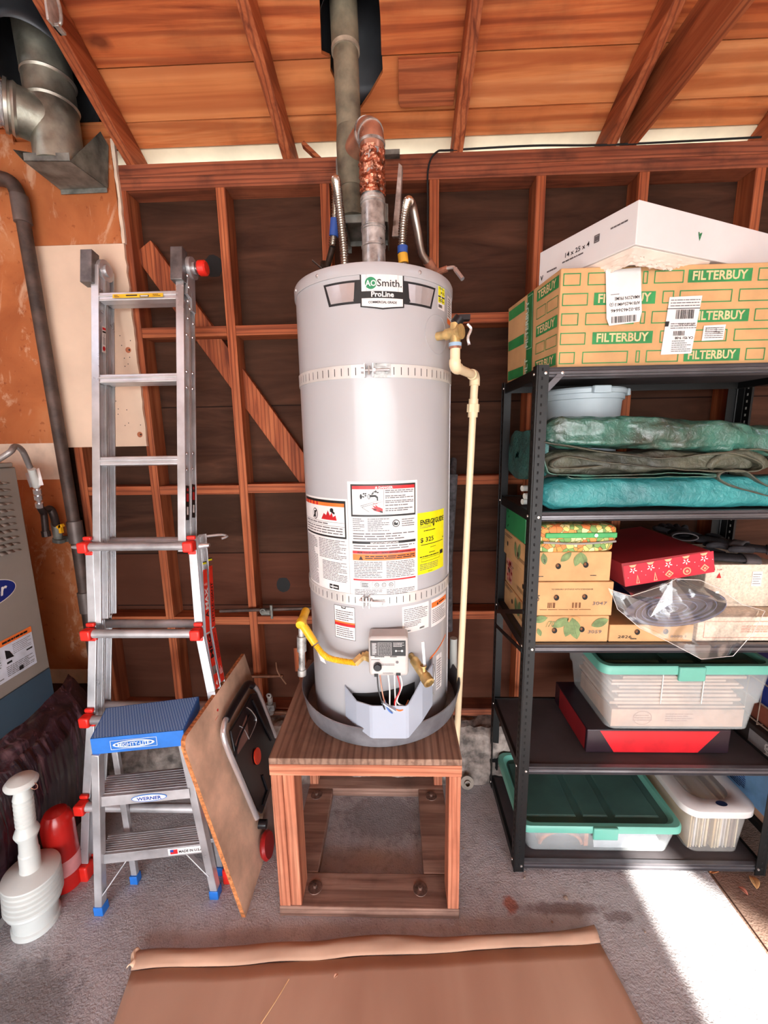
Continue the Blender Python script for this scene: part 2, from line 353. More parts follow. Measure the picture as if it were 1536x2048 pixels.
# ceiling boards on the slope of the roof: surface z = ZS - .5*Y
SL = .5; ZR = 2.675; OFF = .108
def roofp(x, y, off=OFF): return V((x, y, ZR+off-SL*y))
nr = V((0, SL, 1)).normalized()
c = MB()
def rboard(poly, mi, up=0): c.prism([roofp(x, y)+nr*up for x, y in poly], nr*.02, mi)
ys = [.05, -.028, -.169, -.315, -.455, -.60, -.75, -.90, -1.05, -1.2, -1.35, -1.5, -1.65, -1.8, -1.95, -2.1, -2.25, -2.4, -2.55]
rboard([(-3, .46), (3.2, .46), (3.2, .052), (-3, .052)], 3)
for i in range(len(ys)-1):
    a, b = ys[i]-.002, ys[i+1]+.002; k = i % 3; up = (.0, .003, .001, .004)[i % 4]
    if i == 1: pieces = [[(-.99, a), (-.125, a), (-.12, -.09), (-.145, -.14), (-.14, b), (-.99, b)], [(3.2, a), (3.2, b), (.036, b), (.037, -.13), (-.012, -.075), (-.06, a), (-.02, a)]]
    elif i == 2: pieces = [[(-.99, a), (-.142, a), (-.168, -.18), (-.155, -.27), (-.15, b), (-.99, b)], [(.034, a), (3.2, a), (3.2, b), (.03, b), (.034, -.25)]]
    elif i == 0: pieces = [[(-3, a), (3.2, a), (3.2, b), (-3, b)]]
    else: pieces = [[((-.99 if i < 6 else -1.4), a), (3.2, a), (3.2, b), ((-.99 if i < 6 else -1.4), b)]]
    for pc in pieces: rboard(pc, k, up)
    if i > 0: rboard([(-3, a), (-1.33, a), (-1.33, b), (-3, b)], (k+1) % 3, up)
c.prism([roofp(x, y)+nr*.24 for x, y in ((-3, .46), (3.2, .46), (3.2, -2.6), (-3, -2.6))], nr*.02, 4)  # opaque layer added above the boards so no daylight leaks in
c.prism([V((-3, -2.6, 4.07)), V((3.2, -2.6, 4.07)), V((3.2, -5.2, 2.77)), V((-3, -5.2, 2.77))], (0, 0, .03), 0); c.box(-3, 3.2, -2.64, -2.58, 4.0, 4.5, 4)
cm = [sheath_m, WOOD('ceiling_board_wood_b', (240, 176, 122), (222, 142, 86), (172, 90, 50), 'X', grain=9., dirt=.15), WOOD('ceiling_board_wood_c', (222, 142, 88), (200, 108, 60), (136, 62, 34), 'X', grain=17., dirt=.3), P('painted_eave_board', (226, 212, 182), .7, 0, .08, 5), P('felt_light_block', (22, 20, 20), .95)]
tag(c.build('ceiling', cm, smooth=False, origin=(0, 0, 0)), kind='structure')
c = MB(); c.box(-3, 3.2, .30, .32, 2.3, 2.64); c.box(-3, 3.2, .455, .475, 2.3, 2.95); tag(c.build('eave_blocker', P('eave_light_block', (120, 100, 84), .8), smooth=False), kind='structure')  # unseen boards added to close the open eave against daylight

# framing
def member(name, p, q, w, h, mat, label, cat, group=None, up=(0, 0, 1), bevel=.002):
    m = MB(); m.beam(p, q, w, h, up); o = m.build(name, mat, bevel=bevel, smooth=False); return tag(o, label, cat, group)
pos = {-1.345: 'rough wall stud half hidden beside the dark vent pipe', -1.016: 'rough wall stud along the ragged edge of the orange drywall', -.616: 'full-height wall stud between ladder and water heater',
       -.201: 'dark wall stud behind the left braided water hose', .229: 'wall stud behind the right water valve of the heater', .641: 'wall stud left of the stacked white filter box',
       1.034: 'wall stud rising behind the peak of the white filter box', 1.468: 'wall stud at the right edge of the view above the white box'}
for x, lb in pos.items():
    member('wall_stud', (x, .0445, .30), (x, .0445, 2.585), .038, .089, wz, lb, 'stud', 'wall studs', up=(0, 1, 0))
member('top_plate', (-1.03, .0445, 2.6075), (3.1, .0445, 2.6075), .089, .045, plx, 'lower board of the double top plate, resting on the studs', 'beam')
member('top_plate', (-1.06, .0445, 2.6535), (3.1, .0445, 2.6535), .089, .045, plx, 'upper board of the double top plate, carrying the rafters', 'beam')
member('sill_plate', (-1.9, .0445, .28), (3.1, .0445, .28), .089, .04, plx, 'dirty wooden sill plate on the concrete footing', 'beam')
XS = sorted(pos); rows = [(2.05, 'upper'), (1.384, 'middle'), (.76, 'lower')]
names = {0: 'behind the upper left rail of the ladder', 1: 'between ladder and heater stud', 2: 'left of the water heater', 3: 'behind the water heater', 4: 'right of the water heater', 5: 'behind the left part of the metal rack', 6: 'behind the right part of the metal rack'}
for rz, rn in rows:
    for i in range(len(XS)-1):
        z = rz+(.025 if i >= 3 else 0)+(0 if rz > 2 else random.uniform(-.004, .004))
        if i == 0 and rz > 2: continue
        if rz < 1 and i == 6: continue
        member('wall_blocking', (XS[i]+.0195, .042, z), (XS[i+1]-.0195, .042, z), .084, .04, wx, f'{rn} horizontal blocking board {names[i]}', 'blocking', f'{rn} row of wall blocking')
member('diagonal_brace', (-.985, .066, 2.40), (.17, .066, .68), .085, .036, wz, 'diagonal brace board running down behind the studs to the heater', 'brace', up=(0, 1, 0)) if False else None
m = MB(); a = V((-.985, 0, 2.40)); b = V((.19, 0, .65)); dd = (b-a).normalized(); nn = V((-dd.z, 0, dd.x))*.047
m.prism([a-nn+V((0, .05, 0)), b-nn+V((0, .05, 0)), b+nn+V((0, .05, 0)), a+nn+V((0, .05, 0))], (0, .036, 0)); tag(m.build('diagonal_brace', wz, bevel=.002, smooth=False), 'diagonal brace board running down behind the studs to the heater', 'brace')
# rafters lie on the upper plate
def rafter(x0, x1, lb, y1=-2.6, y0=.44):
    p = V((x0, y0, ZR-SL*y0)); q = V((x1, y1, ZR-SL*y1)); m = MB(); s = V((.019, 0, 0)); up = V((0, 0, .104))
    m.hexa([p-s, p+s, q+s, q-s], [p-s+up, p+s+up, q+s+up, q-s+up]); tag(m.build('rafter', wy, bevel=.002, smooth=False), lb, 'rafter', 'roof rafters')
rafter(-1.585, -1.585, 'rafter behind the metal duct in the left corner')
rafter(-.968, -.943, 'rafter right of the metal duct, above the ladder', -2.6)
rafter(-.312, -.520, 'light-edged rafter just left of the flue pipe')
rafter(.317, .330, 'rafter just right of the flue pipe')
rafter(.878, 1.02, 'dark rafter beside the horizontal tie beam')
rafter(1.49, 1.49, 'rafter at the right edge above the metal rack')
m = MB(); m.box(.958, .996, -2.55, .06, 2.6775, 2.83); tag(m.build('tie_beam', wy, bevel=.002, smooth=False), 'horizontal tie beam running from the top plate towards the garage door', 'beam')
m = MB(); m.prism([roofp(x, y)-nr*.022 for x, y in ((.09, -.168), (.292, -.168), (.292, -.05), (.10, -.05), (.092, -.06))], nr*.020, 0)
tag(m.build('patch_board', wx, bevel=.002, smooth=False), 'short reddish patch board nailed under the ceiling right of the flue', 'board')
m = MB(); m.box(1.16, 1.19, 0, .01, 0, .1)
m = MB(); m.prism([(-.21, .0, 2.676), (-.23, .0, 2.676), (-.285, .0, 2.725), (-.275, .0, 2.735)], (0, .03, 0)); tag(m.build('wood_scrap', wx, smooth=False), 'small slanted wood scrap on the top plate left of the flue', 'wood scrap')
m = MB(); hp = V((-.935, -.375, 2.86)); m.box(-.925, -.918, -.42, -.37, 2.80, 2.93); m.box(-.925, -.905, -.40, -.37, 2.80, 2.808); m.tube(smooth_path([(-.915, -.385, 2.90), (-.905, -.385, 2.86), (-.908, -.385, 2.82), (-.93, -.385, 2.815)], 5), .005, 8)
tag(m.build('metal_bracket', galv, bevel=.001), 'bent galvanised bracket hanging from the rafter above the ladder', 'bracket')
m = MB(); m.tube(smooth_path([(.205, -.004, 2.22), (.203, -.006, 2.5), (.205, -.008, 2.62), (.235, -.008, 2.672), (.30, -.004, 2.68), (.6, -.003, 2.685), (.9, -.003, 2.678), (1.45, -.003, 2.684)], 8), .0035, 8)
tag(m.build('cable', blackr), 'thin dark cable running up the stud and along the top plate', 'cable')

# drywall in the left corner
def drywall_mat():
    m = base_mat('stained_drywall', (206, 122, 66), .8, 0, .25); nt = m.node_tree; b = nt.nodes['Principled BSDF']; v = coords(nt, False)
    n = noise_node(nt, v, 3.0, 6, .8); s = noise_node(nt, v, 6, 8, 1.6, .7, (1, 1, .5))
    c = ramp(nt, n, [(.3, (158, 88, 50)), (.55, (182, 108, 64)), (.75, (196, 130, 86))]); c = mixc(nt, mp_range(nt, s, .56, .66, 0, .55), c, (222, 186, 156)); c = mixc(nt, mp_range(nt, noise_node(nt, v, 40, 4), .64, .7, 0, .5), c, (120, 56, 30))
    nt.links.new(c, b.inputs['Base Color']); return m
dwm = drywall_mat(); chalk = P('bare_plaster', (226, 206, 186), .9, 0, .1, 12, .3)
m = MB(); R = random.Random(4)
m.box(-3.0, -1.415, -.0125, 0, .50, 3.3); m.box(-1.415, -1.03, -.0125, 0, 2.39, 2.76)
edge = [(-1.03+.006*R.random(), 2.39+.37*i/14) for i in range(15)]
m.prism([(x, -.0125, z) for x, z in edge]+[(-1.018+.004*R.random(), -.0125, 2.76-.37*i/14) for i in range(15)], (0, .0125, 0), 1)
m.box(-1.72, -1.435, -.0135, -.0125, 1.44, 1.60, 1); m.box(-1.9, -1.40, -.014, 0, .44, .515, 1)
o = m.build('wall_left', [dwm, chalk], smooth=False, origin=(0, 0, 0)); tag(o, kind='structure')
m = MB(); R = random.Random(9)
L = [(-1.412, 1.58), (-1.412, 2.388)]; Rr = [(-1.024+.006*R.random(), 2.388-.808*i/30) for i in range(31)]
m.prism([(x, -.0145, z) for x, z in reversed(L)]+[(x, -.0145, z) for x, z in reversed(Rr)] if False else [(x, -.0145, z) for x, z in L+Rr], (0, .013, 0))
pb = P('pale_drywall', (228, 200, 176), .85, 0, .06, 4, .1)
o = m.build('drywall_patch', pb, smooth=False); tag(o, 'pale square-cut drywall patch behind the top of the ladder', 'wall patch')
d = Decal(plane_fn((-1.412, -.0145, 1.58), (1, 0, 0), (0, 0, 1))); R = random.Random(2)
for k in range(26): d.disc(R.uniform(.20, .38), R.uniform(.02, .46), .0022, .0022, ink, 1, 8)
for u, v in ((.362, .59), (.358, .40), (.365, .05)): d.disc(u, v, .012, .012, P('rust_spot', (186, 110, 76), .8), 1, 14); d.disc(u+.005, v, .004, .004, ink, 2, 8)
d.build('nail_holes', o)
# ================================================================== heater stand
ST = .6098
t = thing('wooden_stand', (-.043, -.38, 0), 'rough orange-brown wooden stand carrying the water heater', 'stand')
ply = WOOD('stand_plywood', (176, 144, 124), (150, 118, 100), (100, 74, 60), 'Y', grain=16., dirt=.5)
m = MB(); m.box(-.345, .262, -.679, -.09, .588, ST); m.build('top', ply, t, bevel=.002, smooth=False)
for b in ((-.345, .262, -.679, -.640, .548, .587), (-.345, .262, -.13, -.092, .548, .587)):
    m = MB(); m.box(*b); m.build('apron', stx, t, bevel=.002, smooth=False)
for b in ((-.343, -.3055, -.678, -.589, .0405, .5475), (-.305, -.268, -.676, -.587, .0405, .5475), (.2225, .260, -.678, -.589, .0405, .5475), (-.343, -.305, -.18, -.093, .0405, .5475), (.2225, .260, -.18, -.093, .0405, .5475)):
    m = MB(); m.box(*b); m.build('leg', stz, t, bevel=.003, smooth=False)
for b in ((-.345, .262, -.679, -.565, 0, .04), (-.345, .262, -.20, -.092, 0, .04), (-.345, -.235, -.564, -.201, 0, .04), (.150, .262, -.564, -.201, 0, .04)):
    m = MB(); m.box(*b); m.build('base_plate', basex, t, bevel=.003, smooth=False)
for x, y in ((-.235, -.617), (.135, -.617), (-.303, -.235), (.205, -.235)):
    m = MB(); m.lathe([(0, .042), (.024, .042), (.025, .0402), (0, .0402)], (x, y, 0)); m.cyl((x, y, .042), (x, y, .052), .007, 6); m.build('washer', P('rusty_washer', (116, 90, 80), .6, .4, .4, 60), t)

# ================================================================== drain pan and tank
TX, TY, TR = 0., -.345, .2534
m = MB(); m.lathe([(0, .6105), (.284, .6105), (.288, .614), (.300, .683), (.303, .688), (.300, .690), (.297, .686), (.284, .616), (0, .616)], (TX, TY, 0), n=72)
tag(m.build('drain_pan', P('pan_metal', (150, 150, 156), .45, .55, .25, 9, .1), origin=(TX, TY, ST)), 'round grey metal drain pan under the water heater', 'drain pan')

T = thing('water_heater', (TX, TY, .617), 'tall grey cylindrical gas water heater standing in a drain pan', 'water heater')
m = MB(); m.lathe([(.20, .618), (TR-.004, .618), (TR, .624), (TR, 2.036)], (TX, TY, 0), n=96); m.build('jacket', tank_m, T)
m = MB(); m.lathe([(TR-.002, 2.032), (TR+.0035, 2.032), (TR+.004, 2.036), (TR+.004, 2.058), (TR+.001, 2.064), (TR-.006, 2.066), (0, 2.066)], (TX, TY, 0), n=96); m.build('top_cap', tank_m, T)
def cylf(u, v, h=0., R=TR): return V((TX+(R+h)*math.sin(u/R), TY-(R+h)*math.cos(u/R), v))
for u in (-.155, .145, -.29):
    m = MB(); p = cylf(u, 2.047, .004); n_ = (p-V((TX, TY, 2.047))).normalized(); m.lathe([(.0055, 0), (.0055, .002), (.002, .0035), (0, .0035)], p, n_, 10); m.build('screw', chrome, T)
# logo band
d = Decal(cylf, .02)
def trap(q, mat, l): d.quad(q, mat, d.h*(1+l))
trap([(-.120, 1.960), (.192, 1.960), (.211, 2.020), (-.137, 2.020)], ink, 0)
brush = P('brushed_plate', (196, 190, 190), .3, .6, .12, 6)
trap([(-.113, 1.966), (-.044, 1.966), (-.040, 2.014), (-.128, 2.014)], brush, 1); trap([(.114, 1.966), (.186, 1.966), (.202, 2.014), (.110, 2.014)], brush, 1)
trap([(-.045, 1.968), (.117, 1.968), (.105, 1.996), (-.036, 1.996)], ink, 1.2)
d.poly([(-.025, 1.950), (.036, 1.943), (.097, 1.950), (.097, 2.036), (-.025, 2.036)], ink, 1.6)
d.rect(-.021, 1.990, .093, 2.032, white_m, 2); d.poly([(-.021, 1.953), (.036, 1.947), (.093, 1.953), (.093, 1.972), (-.021, 1.972)], white_m, 2.2)
d.disc(.0045, 2.010, .016, .0155, P('logo_green', (40, 136, 92), .5), 3); d.text('AO', .0045, 2.0025, .021, white_m, 4, w=.030, bold=.02, align='C'); d.text('Smith.', .0215, 2.0015, .026, ink, 4, w=.068, bold=.008)
d.text('ProLine', .036, 1.9755, .0185, white_m, 4, w=.062, bold=.03, align='C'); d.text('COMMERCIAL GRADE', .036, 1.9585, .0085, ink, 4, w=.078, bold=.02, align='C')
d.build('logo_plate', T, 'black and silver name plate')
d = Decal(cylf, .02); d.rect(.222, 1.968, .262, 2.030, white_m); d.rect(.224, 2.006, .261, 2.030, yellow_m, 1); d.rect(.224, 1.986, .261, 2.001, yellow_m, 1); d.rect(.224, 2.001, .261, 2.005, ink, 1)
d.poly([(.236, 2.012), (.244, 2.012), (.240, 2.018)], ink, 2); d.lines(.246, 2.010, .259, 2.018, 2, ink, 2); d.lines(.228, 2.022, .257, 2.028, 2, ink, 2); d.lines(.228, 1.989, .257, 1.998, 2, ink, 2); d.bars(.225, 1.972, .246, 1.981, ink, 1)
d.build('label', T, 'small yellow and white label')
d = Decal(cylf, .02); d.rect(.285, 1.94, .335, 2.02, white_m); d.rect(.285, 1.94, .335, 1.955, orange_m, 1); d.lines(.29, 1.96, .33, 2.015, 8, grey_ink, 1); d.build('label', T, 'white label at the right edge')
# big instruction sheets
d = Decal(cylf, .02); W = (-.080, 1.086, .137, 1.470); d.rect(*W, white_m)
d.rect(-.070, 1.364, .130, 1.462, ink, 1); d.rect(-.065, 1.370, .126, 1.448, white_m, 2); d.rect(-.065, 1.447, .126, 1.457, red_m, 2.2)
d.poly([(.004, 1.449), (.012, 1.449), (.008, 1.456)], white_m, 3.4); d.text('DANGER', .015, 1.4485, .0095, white_m, 3.4, w=.042, bold=.02)
d.rect(.0295, 1.372, .0303, 1.446, ink, 3)
for k in range(5):
    a = k*.9; d.disc(-.030+.006*math.cos(a*1.7), 1.428+.006*math.sin(a*2.1), .0035, .0022, ink, 3, 8, a); d.disc(.004+.008*math.cos(a*1.3), 1.437+.004*math.sin(a*1.9), .004, .002, ink, 3, 8, -a)
d.disc(-.038, 1.425, .0035, .008, ink, 3, 14); d.disc(-.014, 1.425, .004, .008, ink, 3, 14); d.disc(-.014, 1.425, .0022, .006, white_m, 3.6, 14)
d.poly([(-.012, 1.423), (.004, 1.424), (.009, 1.420), (.009, 1.413), (.013, 1.413), (.013, 1.424), (.006, 1.430), (-.012, 1.430)], ink, 3.7)
d.poly([(-.040, 1.396), (.026, 1.416), (.026, 1.4165), (-.040, 1.3975)], ink, 3.2); d.poly([(-.036, 1.3925), (.026, 1.4095), (.026, 1.4102), (-.036, 1.394)], ink, 3.2); d.poly([(-.036, 1.392), (-.014, 1.378), (-.0135, 1.379), (-.0355, 1.393)], ink, 3.2)
d.poly([(.026, 1.375), (.000, 1.383), (-.008, 1.392), (.002, 1.390), (-.005, 1.400), (.006, 1.394), (.004, 1.402), (.012, 1.394), (.018, 1.392), (.026, 1.388)], red_m, 3.4); d.poly([(.026, 1.375), (.002, 1.384), (-.004, 1.390), (.006, 1.387), (.026, 1.380)], ink, 3.6); d.lines(-.002, 1.402, .016, 1.406, 1, red_m, 3)
R = random.Random(5)
for k, (a, b) in enumerate(((1.434, 1.445), (1.418, 1.429), (1.404, 1.414), (1.395, 1.401), (1.379, 1.391))): d.lines(.034, a, .122, b, 2 if b-a > .008 else 1, grey_ink, 3, .5, k)
d.lines(-.066, 1.318, -.03, 1.360, 7, grey_ink, 1, .4, 21); d.lines(-.02, 1.318, .045, 1.360, 7, grey_ink, 1, .4, 22); d.disc(.066, 1.342, .0115, .0115, ink, 1); d.disc(.066, 1.342, .009, .009, white_m, 2); d.poly([(.060, 1.337), (.070, 1.336), (.073, 1.345), (.066, 1.343), (.062, 1.349), (.058, 1.342)], ink, 3)
d.lines(.084, 1.330, .126, 1.356, 4, grey_ink, 1, .4, 23); d.lines(-.066, 1.292, .126, 1.315, 3, grey_ink, 1, .45, 24)
d.rect(-.069, 1.280, .130, 1.288, ink, 1); d.text('IMPORTANT/IMPORTANTE', .030, 1.2812, .007, white_m, 2.5, w=.085, bold=.02, align='C'); d.lines(-.066, 1.262, .126, 1.277, 2, grey_ink, 1, .4, 25)
d.rect(-.069, 1.249, .130, 1.258, red_m, 1); d.text('FOR YOUR SAFETY READ BEFORE LIGHTING', .030, 1.2505, .0068, ink, 2.5, w=.165, bold=.02, align='C')
d.rect(-.069, 1.228, .130, 1.248, orange_m, 1); d.poly([(-.050, 1.230), (-.036, 1.230), (-.043, 1.243)], ink, 2.2); d.lines(-.030, 1.232, .126, 1.244, 2, ink, 2.2, .5, 26)
for k, (u0, u1) in enumerate(((-.066, .022), (.034, .126))): d.lines(u0, 1.172, u1, 1.225, 10, grey_ink, 1, .42, 30+k); d.lines(u0, 1.092, u1, 1.136, 9, grey_ink, 1, .42, 40+k)
d.rect(-.069, 1.163, .130, 1.168, red_m, 1)
d.frame(-.046, 1.139, -.018, 1.160, .0008, ink); d.frame(-.010, 1.139, .060, 1.160, .0008, ink); d.lines(-.043, 1.142, -.022, 1.157, 3, ink, 1, .5, 50)
for u in (.004, .026, .048): d.disc(u, 1.150, .007, .007, ink, 1.5, 16); d.disc(u, 1.150, .0055, .0055, white_m, 2.5, 16); d.lines(u-.004, 1.147, u+.004, 1.153, 2, ink, 3, .5, 51)
d.build('instruction_sheet', T, 'tall white instruction sheet with a red danger panel')
d = Decal(cylf, .02); d.rect(-.300, 1.094, -.082, 1.416, white_m); d.rect(-.300, 1.292, -.088, 1.410, ink, 1); d.rect(-.300, 1.298, -.0925, 1.392, white_m, 2); d.rect(-.300, 1.391, -.0925, 1.402, orange_m, 2.2); d.rect(-.300, 1.391, -.20, 1.402, red_m, 2.4)
d.disc(-.218, 1.362, .014, .018, ink, 3); d.disc(-.218, 1.362, .0115, .0155, white_m, 4); d.poly([(-.230, 1.350), (-.226, 1.348), (-.206, 1.374), (-.209, 1.377)], ink, 5); d.rect(-.222, 1.350, -.213, 1.372, ink, 5)
d.poly([(-.185, 1.348), (-.120, 1.348), (-.124, 1.364), (-.134, 1.358), (-.138, 1.372), (-.146, 1.362), (-.154, 1.378), (-.162, 1.362), (-.172, 1.368)], red_m, 3); d.disc(-.138, 1.380, .007, .006, ink, 3.5, 10); d.poly([(-.146, 1.376), (-.128, 1.366), (-.126, 1.372), (-.140, 1.382)], ink, 3.6)
d.rect(-.300, 1.341, -.0925, 1.3418, ink, 3); d.rect(-.300, 1.329, -.0925, 1.3298, ink, 3); d.lines(-.29, 1.331, -.10, 1.340, 1, grey_ink, 3, .4, 1); d.lines(-.29, 1.302, -.10, 1.327, 3, grey_ink, 3, .4, 2)
d.lines(-.295, 1.125, -.215, 1.286, 30, grey_ink, 1, .4, 3); d.lines(-.205, 1.222, -.09, 1.286, 12, grey_ink, 1, .4, 4); d.lines(-.19, 1.150, -.09, 1.215, 13, grey_ink, 1, .4, 5)
d.rect(-.160, 1.124, -.122, 1.139, ink, 1); d.lines(-.156, 1.128, -.126, 1.135, 1, white_m, 2, .6, 6); d.build('instruction_sheet', T, 'white warning sheet wrapping the left of the tank')
d = Decal(cylf, .02); d.rect(.138, 1.168, .270, 1.366, yellow_m)
d.text('ENERGYGUIDE', .148, 1.328, .022, ink, 1, w=.118, bold=.03); d.poly([(.200, 1.326), (.205, 1.316), (.210, 1.326)], ink, 2); d.rect(.2035, 1.322, .2065, 1.340, ink, 2)
d.lines(.146, 1.316, .196, 1.325, 2, grey_ink, 1, .3, 7); d.lines(.162, 1.305, .240, 1.310, 1, ink, 1, .5, 8); d.text('$ 325', .148, 1.272, .0205, ink, 1, w=.058, bold=.015)
d.rect(.150, 1.262, .262, 1.2640, ink, 1); d.disc(.262, 1.272, .003, .003, ink, 1, 10); d.lines(.19, 1.250, .23, 1.253, 1, ink, 1); d.lines(.185, 1.232, .225, 1.237, 1, ink, 1); d.lines(.146, 1.222, .235, 1.227, 1, ink, 1, .6, 9)
d.rect(.242, 1.218, .262, 1.231, ink, 1); d.frame(.152, 1.208, .240, 1.219, .001, ink); d.lines(.146, 1.180, .23, 1.202, 4, grey_ink, 1, .35, 11); d.lines(.18, 1.172, .21, 1.175, 1, ink, 1); d.build('energy_label', T, 'bright yellow energy label')
d = Decal(cylf, .02); d.rect(-.144, .960, -.068, 1.072, white_m); d.rect(-.143, 1.004, -.069, 1.017, red_m, 1); d.rect(-.143, 1.014, -.069, 1.019, orange_m, 1.2); d.frame(-.144, .960, -.068, 1.072, .0012, ink); d.lines(-.138, 1.022, -.075, 1.058, 5, grey_ink, 1, .4, 12); d.lines(-.138, .966, -.075, 1.001, 5, grey_ink, 1, .4, 13)
d.poly([(-.115, 1.064), (-.100, 1.064), (-.098, 1.072), (-.104, 1.067), (-.111, 1.067), (-.117, 1.072)], ink, 1); d.build('label', T, 'white and red warning label left of the gas control')
d = Decal(cylf, .02); d.rect(.083, .982, .184, 1.072, white_m); d.lines(.088, 1.022, .178, 1.064, 7, grey_ink, 1, .35, 14); d.lines(.088, 1.000, .150, 1.020, 4, grey_ink, 1, .4, 15); d.bars(.088, .986, .112, .991, ink, 1); d.bars(.145, .986, .165, .992, ink, 1); d.build('rating_label', T, 'white rating label')
d = Decal(cylf, .02); d.rect(.196, .975, .300, 1.072, white_m); d.rect(.198, 1.042, .298, 1.060, orange_m, 1); d.poly([(.225, 1.045), (.235, 1.045), (.230, 1.056)], ink, 2); d.lines(.238, 1.047, .290, 1.055, 1, ink, 2); d.lines(.202, .985, .290, 1.036, 8, grey_ink, 1, .35, 16); d.build('label', T, 'orange-headed warning label')
d = Decal(cylf, .02); d.rect(.225, .73, .262, .86, white_m); d.lines(.228, .735, .258, .845, 12, grey_ink, 1, .35, 17); d.quad([(.19, .862), (.30, .905), (.30, .911), (.19, .868)], orange_m, .0015); d.build('label', T, 'white label strip low on the right')
# seams
m = MB(); m.tube([cylf(.343, z, .0) for z in (.63, 2.03)], .0022, 6); pts = [cylf(.222+.055*math.cos(a), 1.895+.055*math.sin(a), .0005) for a in [2*PI*k/40 for k in range(40)]]; m.tube(pts, .0011, 5, closed=True); m.build('seam', tank_m, T)
# gas control
G = MB(); G.box(-.022, .098, -.664, -.598, .882, 1.010); g = G.build('gas_control', valve_m, T, bevel=.010)
def sub(mb, name, mats, par, **k):
    o = mb.build(name, mats, par, origin=V(par['_o']), **k); return o
d = Decal(plane_fn((-.022, -.664, .882), (1, 0, 0), (0, 0, 1)))
d.rect(.006, .068, .112, .118, ink); d.rect(.009, .071, .026, .112, grey_ink, 1); d.rect(.028, .071, .070, .112, P('grey_label', (150, 146, 146), .5), 1); d.lines(.030, .072, .068, .111, 9, ink, 2, .6, 3, False); d.lines(.012, .073, .024, .110, 8, white_m, 2, .4, 5)
d.lines(.075, .098, .108, .113, 4, white_m, 2, .3, 4); d.disc(.083, .085, .003, .003, white_m, 2, 10); d.disc(.101, .085, .0035, .0035, white_m, 2, 10); d.rect(.083, .0845, .101, .0855, white_m, 2)
d.lines(.018, .064, .060, .067, 1, ink, 1, .8, 1); d.lines(.065, .064, .085, .067, 1, ink, 1, .8, 2); d.disc(.086, .048, .0045, .0045, grey_ink, 1, 14); d.lines(.04, .036, .078, .044, 2, grey_ink, 1, .3, 6); d.lines(.008, .054, .035, .058, 1, grey_ink, 1, .4, 7); d.lines(.042, .008, .074, .015, 2, grey_ink, 1, .3, 6)
d.rect(.016, .0, .028, .010, ink, 1); d.rect(.082, .004, .096, .013, ink, 1)
o = d.mb.build('printed_label', d.mats, g, smooth=False, origin=V(g['_o']))
m = MB(); m.lathe([(0, 0), (.0125, 0), (.0125, .010), (.010, .013), (0, .013)], (.005, -.665, .918), (0, -1, 0), 24); m.box(.0035, .0065, -.6795, -.677, .909, .930); sub(m, 'knob', blackp, g)
m = MB(); m.cyl((-.046, -.612, .921), (-.020, -.620, .920), .013, 6); m.cyl((-.034, -.610, .921), (-.014, -.625, .92), .016, 6); m.build('gas_inlet', brass, T)
# wires from control to burner
ws = [((.002, -.648, .882), [(.006, -.665, .84), (.020, -.672, .79), (.030, -.635, .735)], ink), ((.010, -.648, .882), [(.018, -.668, .83), (.026, -.66, .78), (.018, -.63, .735)], copper), ((.035, -.645, .882), [(.040, -.665, .84), (.040, -.66, .78), (.048, -.63, .735)], white_m), ((.055, -.645, .882), [(.056, -.66, .84), (.058, -.66, .78), (.060, -.63, .735)], white_m),
      ((.062, -.645, .884), [(.072, -.664, .84), (.055, -.668, .80), (.062, -.63, .74)], red_m), ((.070, -.645, .884), [(.078, -.66, .85), (.062, -.664, .80), (.085, -.64, .765)], white_m), ((.024, -.66, .80), [(.034, -.668, .775), (.046, -.665, .76), (.050, -.63, .735)], P('blue_wire', (60, 110, 190), .5)), ((.050, -.655, .775), [(.068, -.665, .768), (.085, -.655, .77), (.098, -.61, .765)], orange_m)]
for a, b, mt in ws: m = MB(); m.tube(smooth_path([a]+b, 6), .0022, 6); m.build('wire', mt, T)
m = MB(); m.beam((.016, -.669, .800), (.058, -.671, .772), .004, .011, (0, 1, 0)); m.build('wire_connector', P('pale_blue_plastic', (190, 205, 222), .4), T)
# burner shroud: open-topped tray in front of the tank
m = MB(); plan = [(-.1065, -.560), (-.1055, -.582), (-.066, -.622), (-.022, -.656), (-.014, -.659), (.088, -.659), (.096, -.656), (.140, -.612), (.176, -.560), (.180, -.515)]
zt = [.800, .795, .772, .782, .782, .782, .785, .840, .862, .866]; zb = [.690, .688, .680, .671, .670, .670, .671, .695, .715, .740]
vs = []
for (x, y), a, b in zip(plan, zb, zt): vs += [V((x, y, a)), V((x, y, b))]
m.add(vs, [(2*i, 2*i+2, 2*i+3, 2*i+1) for i in range(len(plan)-1)])
o = m.build('burner_shroud', P('shroud_paint', (168, 176, 190), .3, 0, .03, 4), T, smooth=False); q = o.modifiers.new('solid', 'SOLIDIFY'); q.thickness = .004; q.offset = 1
m = MB(); m.tube([V((x, y-.001, z)) for (x, y), z in zip(plan[3:7], [.764]*4)], .0018, 6); m.tube([V((x, y-.001, z)) for (x, y), z in zip(plan[3:7], [.674]*4)], .0016, 6); m.build('shroud_rib', _M['shroud_paint'], T)
m = MB(); m.prism([(x*.95, y+.006, .715) for x, y in plan], (0, 0, .004)); m.grid(lambda u, v: cylf(-.085+.21*u, .70+(.075+.03*u)*v, .0015), 14, 2); m.build('burner_opening', blackr, T)
